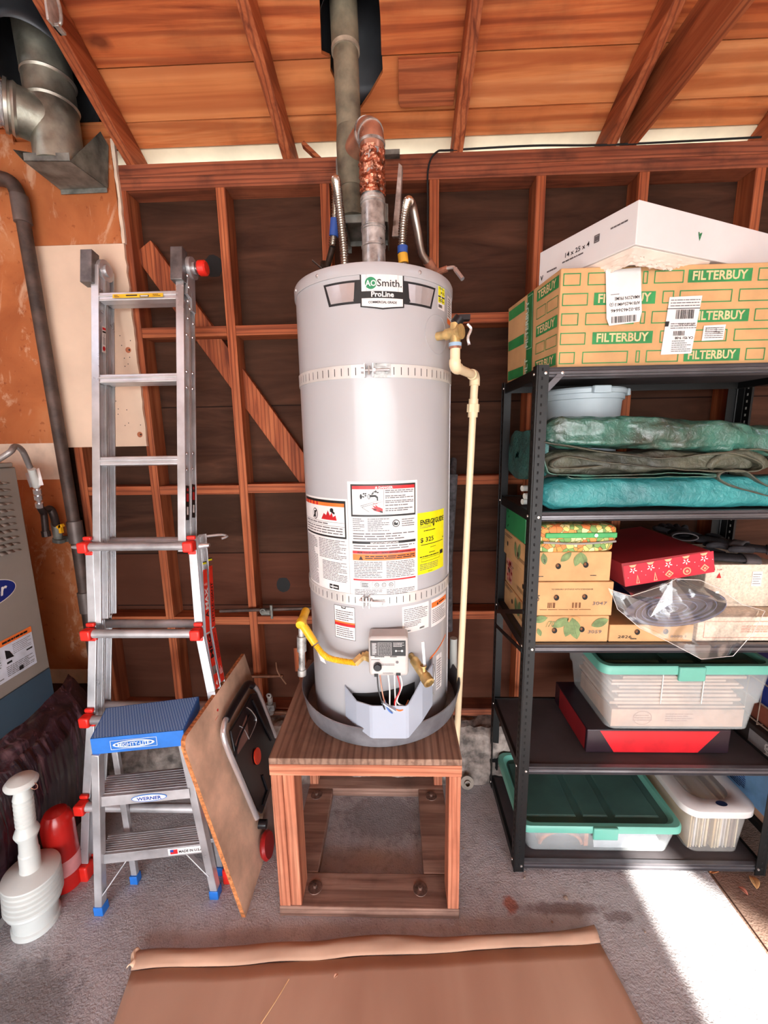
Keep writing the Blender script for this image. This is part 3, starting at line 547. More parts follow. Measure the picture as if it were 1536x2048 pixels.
# drain valve
m = MB(); a = V((.108, -.574, .902)); b = V((.168, -.690, .862)); dr = (b-a).normalized()
m.lathe([(.010, 0), (.010, .02), (.015, .022), (.015, .085), (.013, .09), (.018, .092), (.018, .118), (.012, .120), (.010, .110), (0, .110)], a, dr, 16); m.lathe([(.006, 0), (.006, .03), (.010, .032), (.010, .036)], a+dr*.09, (-.1, .0, 1), 12); o = m.build('drain_valve', brass, T)
m = MB(); m.beam(a+dr*.09+V((0, 0, .03)), a+dr*.09+V((-.006, -.004, .115)), .008, .003, (0, 1, 0)); m.build('valve_lever', chrome, T)
m = MB(); pts = [cylf(.190, .85, .015), cylf(.198, .80, .014), cylf(.186, .76, .012), cylf(.200, .735, .012)]; m.tube(smooth_path(pts, 5), .003, 6); pts = [cylf(.176, .85, .016), cylf(.180, .80, .014), cylf(.178, .745, .012)]; m.tube(smooth_path(pts, 5), .0025, 6); m.build('ball_chain', galv, T)
# temperature relief valve
c0 = cylf(.222, 1.890); n_ = V((math.sin(.222/TR), -math.cos(.222/TR), 0)); vc = c0+n_*.062; R_ = MB()
R_.lathe([(.012, -.002), (.012, .028), (.016, .030), (.016, .046)], c0, n_, 14); R_.cyl(vc-V((0, 0, .030)), vc+V((0, 0, .026)), .015, 18); R_.cyl(vc-n_*.018, vc+n_*.012, .0165, 18); R_.lathe([(.021, 0), (.021, .008), (.0, .008)], vc+n_*.012, n_, 18)
tv = R_.build('relief_valve', brass, T)
m = MB(); p = vc+V((.012, 0, .034)); m.cyl(vc+V((0, 0, .024)), p+V((0, 0, .006)), .016, 16); m.box(p.x-.004, p.x+.028, p.y-.012, p.y+.012, p.z-.002, p.z+.012); sub(m, 'valve_cap', blackp, tv)
m = MB(); q = vc+n_*.030+V((.008, 0, 0)); m.tube(smooth_path([q+V((0, 0, .018)), q+V((.010, 0, .004)), q+V((.002, 0, -.018)), q+V((.006, 0, -.038))], 5), [.004]*15+[.005], 8); sub(m, 'test_lever', chrome, tv)

# seismic straps
def strap(z, u0, u1, gap, name_label, bolt):
    S = thing('metal_strap', (TX, TY-TR, z), name_label, 'strap', 'steel straps around the tank'); band = MB()
    for a, b in ((u0, gap[0]), (gap[1], u1)):
        n = max(4, int((b-a)/.02)); us = [a+(b-a)*i/n for i in range(n+1)]
        for i in range(n):
            lo = [cylf(us[i], z-.018, .0012), cylf(us[i+1], z-.018, .0012), cylf(us[i+1], z-.018, .0028), cylf(us[i], z-.018, .0028)]; band.hexa(lo, [p+V((0, 0, .036)) for p in lo])
    for u, s in ((gap[0], -1), (gap[1], 1)):
        p = cylf(u, z, .001); nn = V((math.sin(u/TR), -math.cos(u/TR), 0)); band.beam(p+nn*.0, p+nn*.020, .003, .036)
    BD = band.build('band', P('strap_steel', (226, 223, 220), .3, .3, .05, 10), S)
    d = Decal(cylf); d.h = .0032
    for k in range(-16, 17):
        u = k*.0215
        if (u < gap[0]-.02 and u > u0) or (u > gap[1]+.02 and u < u1): d.rect(u-.0011, z-.011, u+.0011, z+.010, ink, 0)
    d.build('slots', BD)
    m = MB(); nn = V((math.sin(bolt/TR), -math.cos(bolt/TR), 0)); p = cylf(bolt, z, .012); tt = V((nn.y*-1, nn.x, 0)); tt = V((math.cos(bolt/TR), math.sin(bolt/TR), 0))
    m.cyl(p-tt*.020, p+tt*.058, .0033, 10); m.cyl(p-tt*.022, p-tt*.014, .0085, 6); m.cyl(p+tt*.013, p+tt*.019, .0085, 6); m.cyl(p-V((0, 0, .012)), p+V((0, 0, .012)), .004, 8); m.build('bolt', chrome, S)
    for a, b in ((bolt+.014, bolt+.060),):
        m = MB(); q0 = cylf(a, z, .003); q1 = cylf(b, z, .003); m.hexa([cylf(a, z-.019, .0028), cylf(b, z-.019, .0028), cylf(b, z-.019, .006), cylf(a, z-.019, .006)], [cylf(a, z+.019, .0028), cylf(b, z+.019, .0028), cylf(b, z+.019, .006), cylf(a, z+.019, .006)]); m.build('bracket', galv, BD)
strap(1.782, -.50, .50, (-.016, .006), 'upper perforated steel strap around the water heater', -.005)
strap(1.100, -.50, .50, (-.036, -.018), 'lower perforated steel strap around the water heater', -.027)

# ================================================================== flue
foil = P('foil_tape', (190, 128, 104), .22, .9, .6, 45, .9, rv=.1)
fl = thing('vent_pipe', (.003, TY, 2.066), 'shiny metal vent pipe with foil tape rising from the heater', 'flue pipe')
vx, vy = .003, TY; vr = .0375
m = MB(); m.lathe([(vr, 2.067), (vr, 2.335), (vr+.002, 2.337), (vr+.002, 2.345), (vr-.001, 2.347), (vr-.001, 2.49)], (vx, vy, 0), n=36)
for z in (2.205, 2.255, 2.262, 2.33): m.lathe([(vr, z-.004), (vr+.0025, z-.002), (vr+.0025, z+.002), (vr, z+.004)], (vx, vy, 0), n=36)
m.build('pipe', galv, fl)
def crinkle(z0, z1, amp, nz, seed):
    def fn(u, v):
        a = 2*PI*u; z = z0+(z1-z0)*v; r = vr+.002+amp*noise.noise(V((math.cos(a)*1.9+seed, math.sin(a)*1.9, z*55)))+amp*.8*noise.noise(V((math.cos(a)*5+seed, math.sin(a)*5, z*120)))
        return V((vx+r*math.cos(a), vy+r*math.sin(a), z))
    m = MB(); m.grid(fn, 60, nz, closeu=True); return m
crinkle(2.350, 2.478, .005, 40, 3).build('foil_tape', foil, fl, ang=18); crinkle(2.066, 2.098, .006, 12, 8).build('foil_tape', foil, fl, ang=18)
gx, gy, gr = -.070, -.205, .0415
el = smooth_path([(vx, vy, 2.475), (vx, vy, 2.515), (vx-.012, vy+.024, 2.548), (vx-.035, vy+.07, 2.556), (gx+.006, gy-.012, 2.552)], 6)
m = MB(); m.tube(el, vr+.001, 28); m.build('elbow', P('elbow_metal', (190, 140, 118), .3, .6, .3, 12, rv=.1), fl)
m = MB(); 
for i in (3, 8, 13): m.tube([el[i], el[i+1]], vr+.004, 28)
m.build('elbow_bead', galv, fl)
old = P('old_flue', (124, 116, 98), .7, .1, .4, 13, .4, rv=.1)
fp = thing('flue_pipe', (gx, gy, 2.36), 'old grey-brown flue pipe passing up through the roof hole', 'flue pipe')
def gp(z): return V((gx-.004-.02*(z-2.36), gy, z))
m = MB(); m.tube([gp(2.36), gp(2.60), gp(2.88)], gr, 36); m.tube([gp(2.86), gp(3.10)], gr+.004, 36); m.build('pipe', old, fp)
m = MB(); m.tube([gp(2.45), gp(2.53), gp(2.60), gp(2.63)], [gr+.002, gr+.005, gr+.004, gr+.001], 36); m.build('joint', old, fp); m = MB(); m.tube([gp(2.853), gp(2.866)], gr+.0055, 36); m.build('joint', P('old_flue_light', (176, 164, 146), .6, .2, .3, 20), fp)
m = MB(); m.grid(lambda u, v: roofp(gx+.03+(.14-.09*v)*math.cos(2*PI*u), gy+.02+(.14-.09*v)*math.sin(2*PI*u)-.10*v)+nr*(.024+.19*v), 40, 6, closeu=True); o = m.build('roof_flashing', P('dark_flashing', (52, 54, 58), .4, .5, .3, 8), solid=.002); tag(o, 'dark metal roof flashing cone around the old flue pipe', 'flashing')
b = thing('flue_bracket', (-.0, -.16, 2.38), 'galvanised support bracket at the foot of the old flue', 'bracket')
m = MB(); m.box(-.105, .045, -.225, -.05, 2.352, 2.358); m.box(-.105, .045, -.228, -.222, 2.335, 2.392); m.box(-.105, -.100, -.225, -.05, 2.335, 2.392); m.box(.045, .050, -.225, -.002, 2.335, 2.392); m.box(-.105, .05, -.052, -.046, 2.335, 2.392); m.build('tray', galv_d, b, bevel=.001)
m = MB(); m.prism([(.062, -.20, 2.30), (.085, -.20, 2.30), (.100, -.20, 2.520), (.088, -.20, 2.530)], (.004, .018, 0)); m.build('support_strap', galv, b, bevel=.001)
m = MB(); m.box(-.10, .095, -.028, -.0005, 2.660, 2.6765); m.build('fixing_strip', galv_d, b)
m = MB(); m.box(-.135, -.128, -.15, .0, 2.33, 2.58); m.box(-.135, -.10, -.006, 0, 2.33, 2.58); m.build('side_plate', galv_d, b)

# ================================================================== water hoses and valves
def corr(path, r, amp=.0022, step=.0075):
    pts = smooth_path(path, 10); out = []; L = [0]
    for i in range(1, len(pts)): L.append(L[-1]+(pts[i]-pts[i-1]).length)
    n = int(L[-1]/step*2); j = 0; rs = []
    for k in range(n+1):
        s_ = L[-1]*k/n
        while j < len(L)-2 and L[j+1] < s_: j += 1
        t_ = (s_-L[j])/max(1e-9, L[j+1]-L[j]); out.append(pts[j].lerp(pts[j+1], t_)); rs.append(r+(amp if k % 2 else -amp))
    return out, rs
steel = P('corrugated_steel', (206, 200, 192), .22, .95, .1, 10)
bluet = P('blue_tape', (44, 84, 168), .5); yelt = P('yellow_tape', (236, 178, 52), .5)
h = thing('water_hose', (-.092, TY, 2.066), 'left corrugated steel water hose arching over to the wall', 'hose', 'flexible water connectors')
pth = [(-.092, TY, 2.066), (-.094, TY, 2.20), (-.108, TY+.01, 2.36), (-.115, TY+.03, 2.415), (-.122, TY+.07, 2.435), (-.128, TY+.10, 2.40), (-.140, TY+.13, 2.33), (-.150, TY+.14, 2.27)]
a, rs = corr(pth, .0125); m = MB(); m.tube(a, rs, 14); m.build('hose', steel, h, ang=80)
m = MB(); m.tube([V((-.135, -.222, 2.352)), V((-.143, -.214, 2.30))], .0165, 14); m.build('tape', bluet, h)
h = thing('shutoff_valve', (-.20, -.12, 2.15), 'dark tangled shutoff valve behind the left hose', 'valve')
m = MB(); m.tube(smooth_path([(-.150, -.205, 2.27), (-.168, -.18, 2.235), (-.19, -.14, 2.21)], 4), .011, 12); m.cyl((-.185, -.15, 2.24), (-.205, -.10, 2.19), .018, 10); m.cyl((-.20, -.11, 2.20), (-.205, -.09, 2.10), .013, 10)
m.cyl((-.225, -.13, 2.215), (-.165, -.12, 2.175), .010, 8); m.cyl((-.205, -.10, 2.11), (-.205, .0, 2.11), .012, 10); m.build('body', P('tarnished_brass', (70, 56, 48), .5, .6, .4, 40), h)
m = MB(); m.beam((-.235, -.15, 2.25), (-.160, -.14, 2.19), .012, .003); m.tube(smooth_path([(-.23, -.14, 2.20), (-.19, -.16, 2.18), (-.15, -.15, 2.165)], 4), .002, 6); m.build('lever', P('tarnished_lever', (96, 86, 80), .5, .6), h)
h = thing('water_hose', (.101, TY, 2.066), 'right corrugated steel water hose curving down to the lever valve', 'hose', 'flexible water connectors')
pth = [(.104, TY, 2.066), (.102, TY, 2.13), (.096, TY, 2.185), (.098, TY, 2.26), (.108, TY+.01, 2.325), (.118, TY+.03, 2.352), (.132, TY+.06, 2.35), (.148, TY+.09, 2.30), (.165, TY+.13, 2.24), (.19, TY+.155, 2.215)]
a, rs = corr(pth, .0125); m = MB(); m.tube(a[:len(a)*6//10], rs[:len(a)*6//10], 14); m.build('hose', steel, h, ang=80)
m = MB(); m.tube(a[len(a)*6//10-1:], .0135, 16); m.build('sleeve', P('satin_steel', (200, 196, 190), .3, .95), h)
m = MB(); m.tube([V((.0995, TY, 2.155)), V((.0965, TY, 2.183))], .0165, 14); m.build('tape', yelt, h); m = MB(); m.tube([V((.0965, TY, 2.184)), V((.097, TY, 2.205))], .0167, 14); m.build('tape', bluet, h)
h = thing('shutoff_valve', (.235, -.14, 2.16), 'copper shutoff valve with a steel lever right of the flue', 'valve')
m = MB(); m.cyl((.186, -.192, 2.22), (.205, -.172, 2.206), .017, 12); m.cyl((.205, -.172, 2.206), (.235, -.135, 2.184), .0155, 12); m.cyl((.222, -.15, 2.195), (.262, -.17, 2.20), .011, 10); m.cyl((.235, -.135, 2.184), (.245, -.08, 2.14), .012, 12); m.cyl((.245, -.08, 2.15), (.245, 0, 2.12), .012, 12); m.build('body', copper, h)
m = MB(); m.tube(smooth_path([(.262, -.17, 2.202), (.285, -.18, 2.200), (.292, -.19, 2.185), (.312, -.21, 2.150)], 5), [.0065]*8+[.008]*8, 8); m.build('lever', chrome, h)
m = MB(); m.cyl((.225, -.07, 2.10), (.280, -.06, 2.09), .009, 10); m.cyl((.245, -.065, 2.14), (.25, -.065, 2.08), .010, 10); m.cyl((.265, -.07, 2.075), (.272, -.07, 2.12), .008, 8); m.build('lower_fittings', P('tarnished_brass', (70, 56, 48)), h)

# cream relief discharge pipe
c = thing('discharge_pipe', (.30, -.34, .02), 'cream plastic discharge pipe running down beside the water heater', 'pipe')
p0 = vc-V((0, 0, .030)); zt_ = 1.795; p1 = V((p0.x, p0.y, zt_)); p2 = V((.332, -.375, zt_)); pb_ = V((.288, -.330, .03))
m = MB(); m.cyl(p0, p0-V((0, 0, .014)), .018, 16); m.build('copper_ring', copper, c); m = MB(); m.cyl(p0+V((0, 0, .002)), p0+V((0, 0, -.008)), .0185, 16); m.build('thread_tape', P('pale_blue_tape', (150, 180, 205), .5), c)
m = MB(); m.cyl(p0-V((0, 0, .012)), p0-V((0, 0, .05)), .0145, 18); d1 = (p2-p1).normalized(); m.tube(smooth_path([p1+V((0, 0, .02)), p1+V((0, 0, .008)), p1+d1*.012, p1+d1*.03], 5), .017, 18)
m.tube([p1+d1*.02, p2-d1*.02], .0135, 18); m.tube(smooth_path([p2-d1*.034, p2-d1*.012, p2-V((0, 0, .010)), p2-V((0, 0, .032))], 5), .017, 18)
dv = (pb_-p2).normalized(); m.tube([p2-V((0, 0, .02)), p2+dv*.085], .0130, 18); m.tube([p2+dv*.075, p2+dv*.092], .016, 18); m.tube([p2+dv*.092, p2+dv*.118], .021, 8); m.tube([p2+dv*.118, p2+dv*.135], .0165, 18)
m.tube([p2+dv*.12, pb_], .0120, 18); m.build('pipe', cream, c)
m = MB(); m.tube([V((.292, -.16, 1.45)), V((.272, -.18, 1.1)), V((.275, -.19, .80))], .021, 18); m.tube([V((.292, -.16, 1.44)), V((.31, -.05, 1.50))], .014, 12); tag(m.build('insulated_pipe', rubber_g), 'grey foam-insulated pipe hugging the right side of the tank', 'pipe')
m = MB(); m.tube([V((.292, -.25, .795)), V((.292, -.25, .64))], .015, 14); tag(m.build('drain_stub', white_pl), 'short white plastic pipe stub beside the drain pan', 'pipe')

# gas line
gth = thing('gas_connector', (-.25, -.55, .85), 'yellow corrugated gas hose with steel drip leg left of the heater', 'gas line')
ga = at('Y', -.56, 603, 1252); gb = at('Y', -.56, 604, 1350)
m = MB(); L_ = ga-gb
m.cyl(gb, gb+L_*.12, .014, 14); m.cyl(gb+L_*.10, gb+L_*.55, .0105, 14); m.cyl(gb+L_*.50, gb+L_*.80, .0155, 14); m.cyl(gb+L_*.78, ga-L_*.03, .010, 14); m.build('drip_leg', galv, gth)
m = MB(); e0 = ga+V((0, 0, .012)); e1 = at('Y', -.585, 632, 1290); m.cyl(e0+V((0, .07, .01)), e0, .014, 12); m.lathe([(0, -.016), (.015, -.014), (.0175, 0), (.015, .014), (0, .016)], e0, (0, 1, .2), 16); m.tube([e0, e0.lerp(e1, .3), e0.lerp(e1, .95)], [.012, .0135, .0125], 16)
m.build('yellow_fitting', P('yellow_cover', (232, 178, 40), .3, 0, .15, 20), gth)
g2 = at('Y', -.615, 664, 1318); g3 = at('Y', -.625, 712, 1326)
a, rs = corr([e1, e1.lerp(g2, .5)+V((-.004, 0, -.006)), g2, g3], .0088, .0013, .0050); m = MB(); m.tube(a, rs, 14); m.build('hose', P('yellow_coating', (240, 188, 40), .4, 0, .08, 20), gth, ang=80)
m = MB(); m.cyl(g3-V((.004, 0, 0)), V((-.046, -.614, .921)), .014, 6); m.build('flare_nut', brass, gth)
m = MB(); s_ = e1+V((.004, -.012, -.012)); m.add([s_, s_+V((.010, -.002, .004)), s_+V((.030, -.006, -.044)), s_+V((.012, -.004, -.034))], [(0, 1, 2, 3)]); m.build('tag', white_m, gth, solid=.0008)
# ================================================================== furnace corner
def pln(n, d0, px, py):
    n = V(n); d = ray(px, py); return CAM+d*((d0-n.dot(CAM))/n.dot(d))
m = MB(); m.box(-3.0, -1.272, -4.0, -.34, 0, .035); tag(m.build('trim_2', P('pale_concrete', (168, 162, 158), .85, 0, .15, 7, .5), smooth=False, bevel=.004), kind='structure')
FX = -1.33
fu = thing('furnace', (-1.63, -.70, .40), 'grey-beige furnace cabinet with louvres and dark blue lower panel', 'furnace')
fb = P('furnace_paint', (146, 138, 130), .45, .1, .05, 5); fd = P('furnace_blue', (62, 84, 100), .4, .1, .05, 5)
m = MB(); m.box(-1.95, FX, -1.06, -.33, .40, 1.515); m.build('cabinet', fb, fu, bevel=.004)
m = MB(); m.box(-1.96, FX+.006, -1.07, -.345, 1.516, 1.532); m.build('top_cap', fb, fu, bevel=.003)
m = MB(); m.box(FX+.0003, FX+.007, -1.05, -.338, .42, .718); LPN = m.build('lower_panel', fd, fu, bevel=.002)
m = MB(); m.box(FX+.0072, FX+.0078, -.72, -.565, .48, .585); m.build('panel_opening', blackr, LPN, smooth=False)
m = MB()
for k in range(11):
    z = 1.462-k*.0247
    for i in range(10):
        def e(t): return .013*math.sqrt(max(0, 1-(2*t-1)**2))
        y0, y1 = -.66+.29*i/10, -.66+.29*(i+1)/10; a, b = e(i/10), e((i+1)/10)
        m.add([V((FX+.0004, y0, z+.010*a/.013+.0)), V((FX+.0004, y1, z+.010*b/.013)), V((FX+.0004+a, y1, z-.004)), V((FX+.0004+a, y0, z-.004))], [(0, 1, 2, 3)])
m.build('louvres', fb, fu, solid=.001)
m = MB()
for k in range(11): m.box(FX+.0002, FX+.0006, -.655, -.375, 1.462-k*.0247-.006, 1.462-k*.0247-.001)
m.build('louvre_slots', blackr, fu, smooth=False)
fn = plane_fn((FX+.0005, -.70, .0), (0, 1, 0), (0, 0, 1))
d = Decal(fn); d.disc(.166, 1.090, .124, .048, white_m, 0, 40); d.disc(.166, 1.090, .121, .045, P('logo_blue', (22, 40, 120), .4), 1, 40); d.text('Carrier', .166, 1.072, .062, white_m, 2, w=.18, bold=.02, shear=.25, align='C'); d.build('logo_plate', fu, 'blue oval maker plate')
d = Decal(fn); d.rect(.02, .765, .318, .915, P('pale_blue_label', (210, 216, 228), .5), 0); d.rect(.02, .893, .318, .915, orange_m, 1); d.lines(.03, .775, .185, .880, 12, grey_ink, 1, .4, 3); d.lines(.20, .775, .31, .815, 6, grey_ink, 1, .4, 4); d.lines(.235, .845, .31, .885, 6, grey_ink, 1, .3, 5); d.poly([(.205, .842), (.235, .838), (.222, .866), (.205, .876)], ink, 1); d.rect(.205, .822, .225, .830, ink, 1); d.rect(.285, .832, .31, .838, ink, 1); d.rect(.245, .775, .262, .79, ink, 2); d.lines(.20, .896, .30, .911, 1, ink, 2, .5, 6); d.build('warning_label', fu, 'pale blue warning label with orange header')
m = MB(); m.box(-1.95, -1.36, -1.04, -.36, .036, .399); tag(m.build('furnace_platform', P('dark_platform', (64, 50, 44), .9, 0, .2, 6), smooth=False), 'dark platform under the furnace behind the wrapped bundle', 'platform')
# gas hook-up on the furnace
gs = thing('furnace_gas_line', (-1.36, -.2, 1.2), 'steel flex conduit and gas cock with yellow handle beside the furnace', 'gas line')
q = [V((-1.345, -.40, 1.532)), at('Y', -.39, 19, 905), at('Y', -.36, 30, 893), at('Y', -.32, 45, 902), at('Y', -.27, 60, 935)]
a, rs = corr(q, .0095, .0008, .004); m = MB(); m.tube(a, rs, 12); m.build('conduit', P('conduit_grey', (158, 152, 150), .4, .5), gs, ang=80)
p0_, p1_ = at('Y', -.255, 63, 938), at('Y', -.225, 73, 973); m = MB(); m.tube([p0_, p1_], .013, 14); m.build('white_sleeve', white_pl, gs)
m = MB(); m.add([at('Y', -.23, x, y) for x, y in ((50, 947), (78, 936), (87, 970), (60, 975))], [(0, 1, 2, 3)]); m.build('paper_tag', white_m, gs, solid=.001)
p2_, p3_ = at('Y', -.20, 79, 1012), at('Y', -.15, 93, 1070)
m = MB(); m.tube([p1_, p2_], .0075, 10); 
for t_ in (.25, .55, .95): c_ = p1_.lerp(p2_, t_); m.tube([c_-(p2_-p1_).normalized()*.010, c_+(p2_-p1_).normalized()*.010], .0135, 8)
m.build('fittings', chrome, gs)
m = MB(); t1 = at('Y', -.17, 88, 1028); m.tube([p2_, t1, at('Y', -.17, 92, 1070)], .0125, 12); m.tube([at('Y', -.17, 91, 1062), at('Y', -.17, 93, 1073)], .016, 10); m.tube(smooth_path([t1+V((-.01, .02, .01)), at('Y', -.13, 100, 1018), at('Y', -.12, 107, 1030), at('Y', -.10, 112, 1050)], 5), .015, 12); m.build('pipe_elbow', P('dark_iron', (72, 62, 60), .5, .6, .3, 20), gs)
m = MB(); a_ = at('Y', -.10, 110, 1045); b_ = at('Y', -.09, 117, 1078); m.tube([a_, b_], .017, 12); m.tube([b_-V((0, 0, .012)), b_+V((.004, -.001, .003))], .024, 16); m.cyl(b_, V((b_.x+.02, -.0, b_.z-.02)), .014, 12); m.build('valve_body', galv_d, gs)
m = MB(); y_ = at('Y', -.13, 121, 1053); m.beam(y_-V((.012, 0, .004)), y_+V((.012, 0, .006)), .014, .012); m.beam(y_-V((0, 0, .028)), y_+V((0, 0, .008)), .010, .014, (0, 1, 0)); m.build('yellow_handle', P('yellow_handle', (240, 176, 30), .4), gs)
# dark vent pipe
vp = thing('drain_vent_pipe', (-1.365, -.06, 0), 'dark rusty vent pipe running down the corner drywall', 'pipe')
irn = P('rusty_iron', (84, 68, 62), .6, .3, .35, 14, .3)
m = MB(); m.tube([V((-1.365, -.06, .0)), V((-1.362, -.06, 1.2)), V((-1.385, -.06, 2.50))], .024, 20); m.tube(smooth_path([V((-1.385, -.06, 2.49)), V((-1.39, -.062, 2.56)), V((-1.42, -.065, 2.60)), V((-1.52, -.07, 2.61))], 5), .026, 18); m.build('pipe', irn, vp)
for z in (.88, 1.21, 2.50): m = MB(); x = -1.362 if z < 2 else -1.385; m.lathe([(.024, z-.05), (.030, z-.048), (.030, z+.048), (.024, z+.05)], (x, -.06, 0), n=20); m.build('coupling', P('coupling_grey', (104, 92, 88), .5, .3, .2, 14), vp)
# round duct on its bracket
du = thing('round_duct', (-1.164, -.115, 2.60), 'galvanised round duct with side branch in the top left corner', 'duct')
dg = P('duct_metal', (158, 158, 146), .42, .75, .35, 10, .5, rv=.12)
C0 = V((-1.164, -.115, 0)); def_top = V((-1.175, -.115, 3.09))
m = MB(); m.tube([C0+V((0, 0, 2.602)), C0+V((0, 0, 2.75)), def_top], .079, 40); m.build('main_pipe', dg, du)
b0 = V((-1.164, -.115, 2.735)); b1 = at('Y', -.20, 12, 212); m = MB(); m.tube([b0, b1], .074, 36); m.build('branch', dg, du)
m = MB(); dr = (b1-b0).normalized(); m.tube([b1-dr*.03, b1-dr*.022, b1-dr*.014], [.075, .080, .075], 36); m.tube([b1-dr*.006, b1+dr*.004], [.079, .079], 36)
for z in (2.80, 2.88): m.tube([C0+V((0, 0, z-.006)), C0+V((0, 0, z)), C0+V((0, 0, z+.006))], [.079, .084, .079], 40)
m.build('bead', P('bead_metal', (182, 180, 170), .35, .8), du)
a, rs = corr([b1, b1+dr*.10, b1+dr*.25], .066, .004, .012); m = MB(); m.tube(a, rs, 32); m.build('flexible_duct', chrome, du, ang=80)
sk = lambda z: None
br = thing('duct_bracket', (-1.13, -.1, 2.59), 'folded galvanised shelf bracket under the round duct', 'bracket')
zb_ = 2.585; A_, B_, C_, D_ = [at('Z', zb_, *p) for p in ((128, 385), (214, 376), (140, 322), (48, 322))]
for q in (A_, B_): q.y = max(-.022, min(q.y, -.018))
m = MB(); m.hexa([D_, C_, B_, A_], [q+V((0, 0, .002)) for q in (D_, C_, B_, A_)]); m.hexa([D_, C_, C_+V((0, .002, 0)), D_+V((0, .002, 0))], [q+V((0, 0, .026)) for q in (D_, C_, C_+V((0, .002, 0)), D_+V((0, .002, 0)))])
m.hexa([A_-V((0, .002, .016)), B_-V((0, .002, .016)), B_-V((0, 0, .016)), A_-V((0, 0, .016))], [q for q in (A_-V((0, .002, 0)), B_-V((0, .002, 0)), B_, A_)]); m.build('shelf', galv_d, br)
E1 = at('Y', -.05, 201, 263); E2 = at('Y', -.02, 217, 292); m = MB(); B2 = B_+V((.004, .0, 0)); m.prism([C_, B_, B2, E2, E1], (-.0015, 0, 0)); m.build('side_plate', P('bracket_side', (120, 128, 122), .5, .6, .3, 20, .3), br); m = MB(); m.prism([D_, A_, A_+V((-.02, 0, .12)), D_+V((-.05, .02, .05))], (-.0015, 0, 0)); m.build('side_plate', P('bracket_side', (120, 128, 122), .5, .6, .3, 20, .3), br)
m = MB(); m.grid(lambda u, v: roofp(-1.17+(.15-.055*v)*math.cos(2*PI*u), -.13+(.15-.055*v)*math.sin(2*PI*u)-.10*v)+nr*(.024+.19*v), 40, 6, closeu=True); tag(m.build('roof_flashing', _M['dark_flashing'], solid=.002), 'dark metal roof flashing around the round duct', 'flashing')

# ================================================================== articulated ladder
la = thing('articulated_ladder', (-.88, -.53, 0), 'tall folded aluminium ladder with red brackets leaning on the wall', 'ladder')
def lp(x, z, o=0.): return V((x, -.577+.2*z+o, z))
def rail(path, o, name, w=.030, dep=.044):
    m = MB()
    for i in range(len(path)-1):
        (z0, x0), (z1, x1) = path[i], path[i+1]
        for oo, ww, hh, dx in ((o+.003, w, .006, 0), (o+dep-.003, w, .006, 0), (o+dep/2, .006, dep-.012, 0)): m.beam(lp(x0+dx, z0, oo), lp(x1+dx, z1, oo), ww, hh, (0, 1, -.2))
    return m.build(name, alu, la, bevel=.001, smooth=False)
Lo = [(.0, -1.108), (.28, -1.100), (.60, -1.082), (.88, -1.078), (1.235, -1.094)]; Ro = [(.0, -.56), (.45, -.592), (.68, -.628), (.88, -.670), (1.235, -.700)]
for o in (0, .047):
    rail([(.93, -1.062), (2.27, -1.078)], o, 'inner_rail'); rail([(1.19, -.738), (2.27, -.748)], o, 'inner_rail')
    rail([(z, x) for z, x in Lo], o-.002, 'outer_rail'); rail([(z, x) for z, x in Ro], o-.002, 'outer_rail')
for z in (2.145, 1.835, 1.525):
    for o in (.004, .050):
        m = MB(); a, b = lp(-1.066, z, o+.018), lp(-.752, z, o+.018)
        m.beam(a, b, .036, .030, (0, .2, 1)); m.beam(a+V((0, -.018, .005)), b+V((0, -.018, .005)), .006, .007); m.beam(a+V((0, -.018, -.010)), b+V((0, -.018, -.010)), .006, .007); m.build('rung', alu, la, bevel=.002, smooth=False)
def lx(path, z):
    for (z0, x0), (z1, x1) in zip(path, path[1:]):
        if z0 <= z <= z1: return x0+(x1-x0)*(z-z0)/(z1-z0)
for z in (1.215, .90, .59, .28):
    for o in (-.018, .066):
        m = MB(); m.tube([lp(lx(Lo, z)+.004, z, o), lp(lx(Ro, z)-.004, z, o)], .016, 12); m.build('rung', alu_d, la)
for z in (1.215, .90, .59, .28):
    for path in (Lo, Ro):
        x = lx(path, z); m = MB(); m.box(x-.019, x+.019, lp(x, z, -.042).y, lp(x, z, -.004).y, z-.020, z+.020); m.build('bracket', redp, la, bevel=.006)
        m = MB(); m.box(x-.016, x+.016, lp(x, z, -.010).y, lp(x, z, .004).y, z-.036, z-.021); m.box(x-.016, x+.016, lp(x, z, -.010).y, lp(x, z, .004).y, z+.021, z+.036); m.build('bracket', redp, la, bevel=.004)
m = MB(); m.tube([lp(-1.145, 1.215, -.018), lp(-1.11, 1.215, -.018)], [.005, .012], 12); m.build('lock_pin', chrome, la); m = MB(); m.tube([lp(-.66, 1.215, -.018), lp(-.625, 1.218, -.018)], [.012, .007], 12); m.build('lock_pin', chrome, la); m = MB(); m.tube(smooth_path([lp(-.665, 1.235, .05), lp(-.61, 1.24, .05), lp(-.585, 1.235, .045), lp(-.60, 1.23, .03)], 4), .005, 8); m.build('lock_pin', chrome, la)
for x, side in ((-1.108, -1), (-.56, 1)):
    for o in (0.0, .05):
        m = MB(); p = lp(x, .0, o); m.box(x-.022, x+.022, p.y-.008, p.y+.034, .0, .062); m.build('foot', redp, la, bevel=.006)
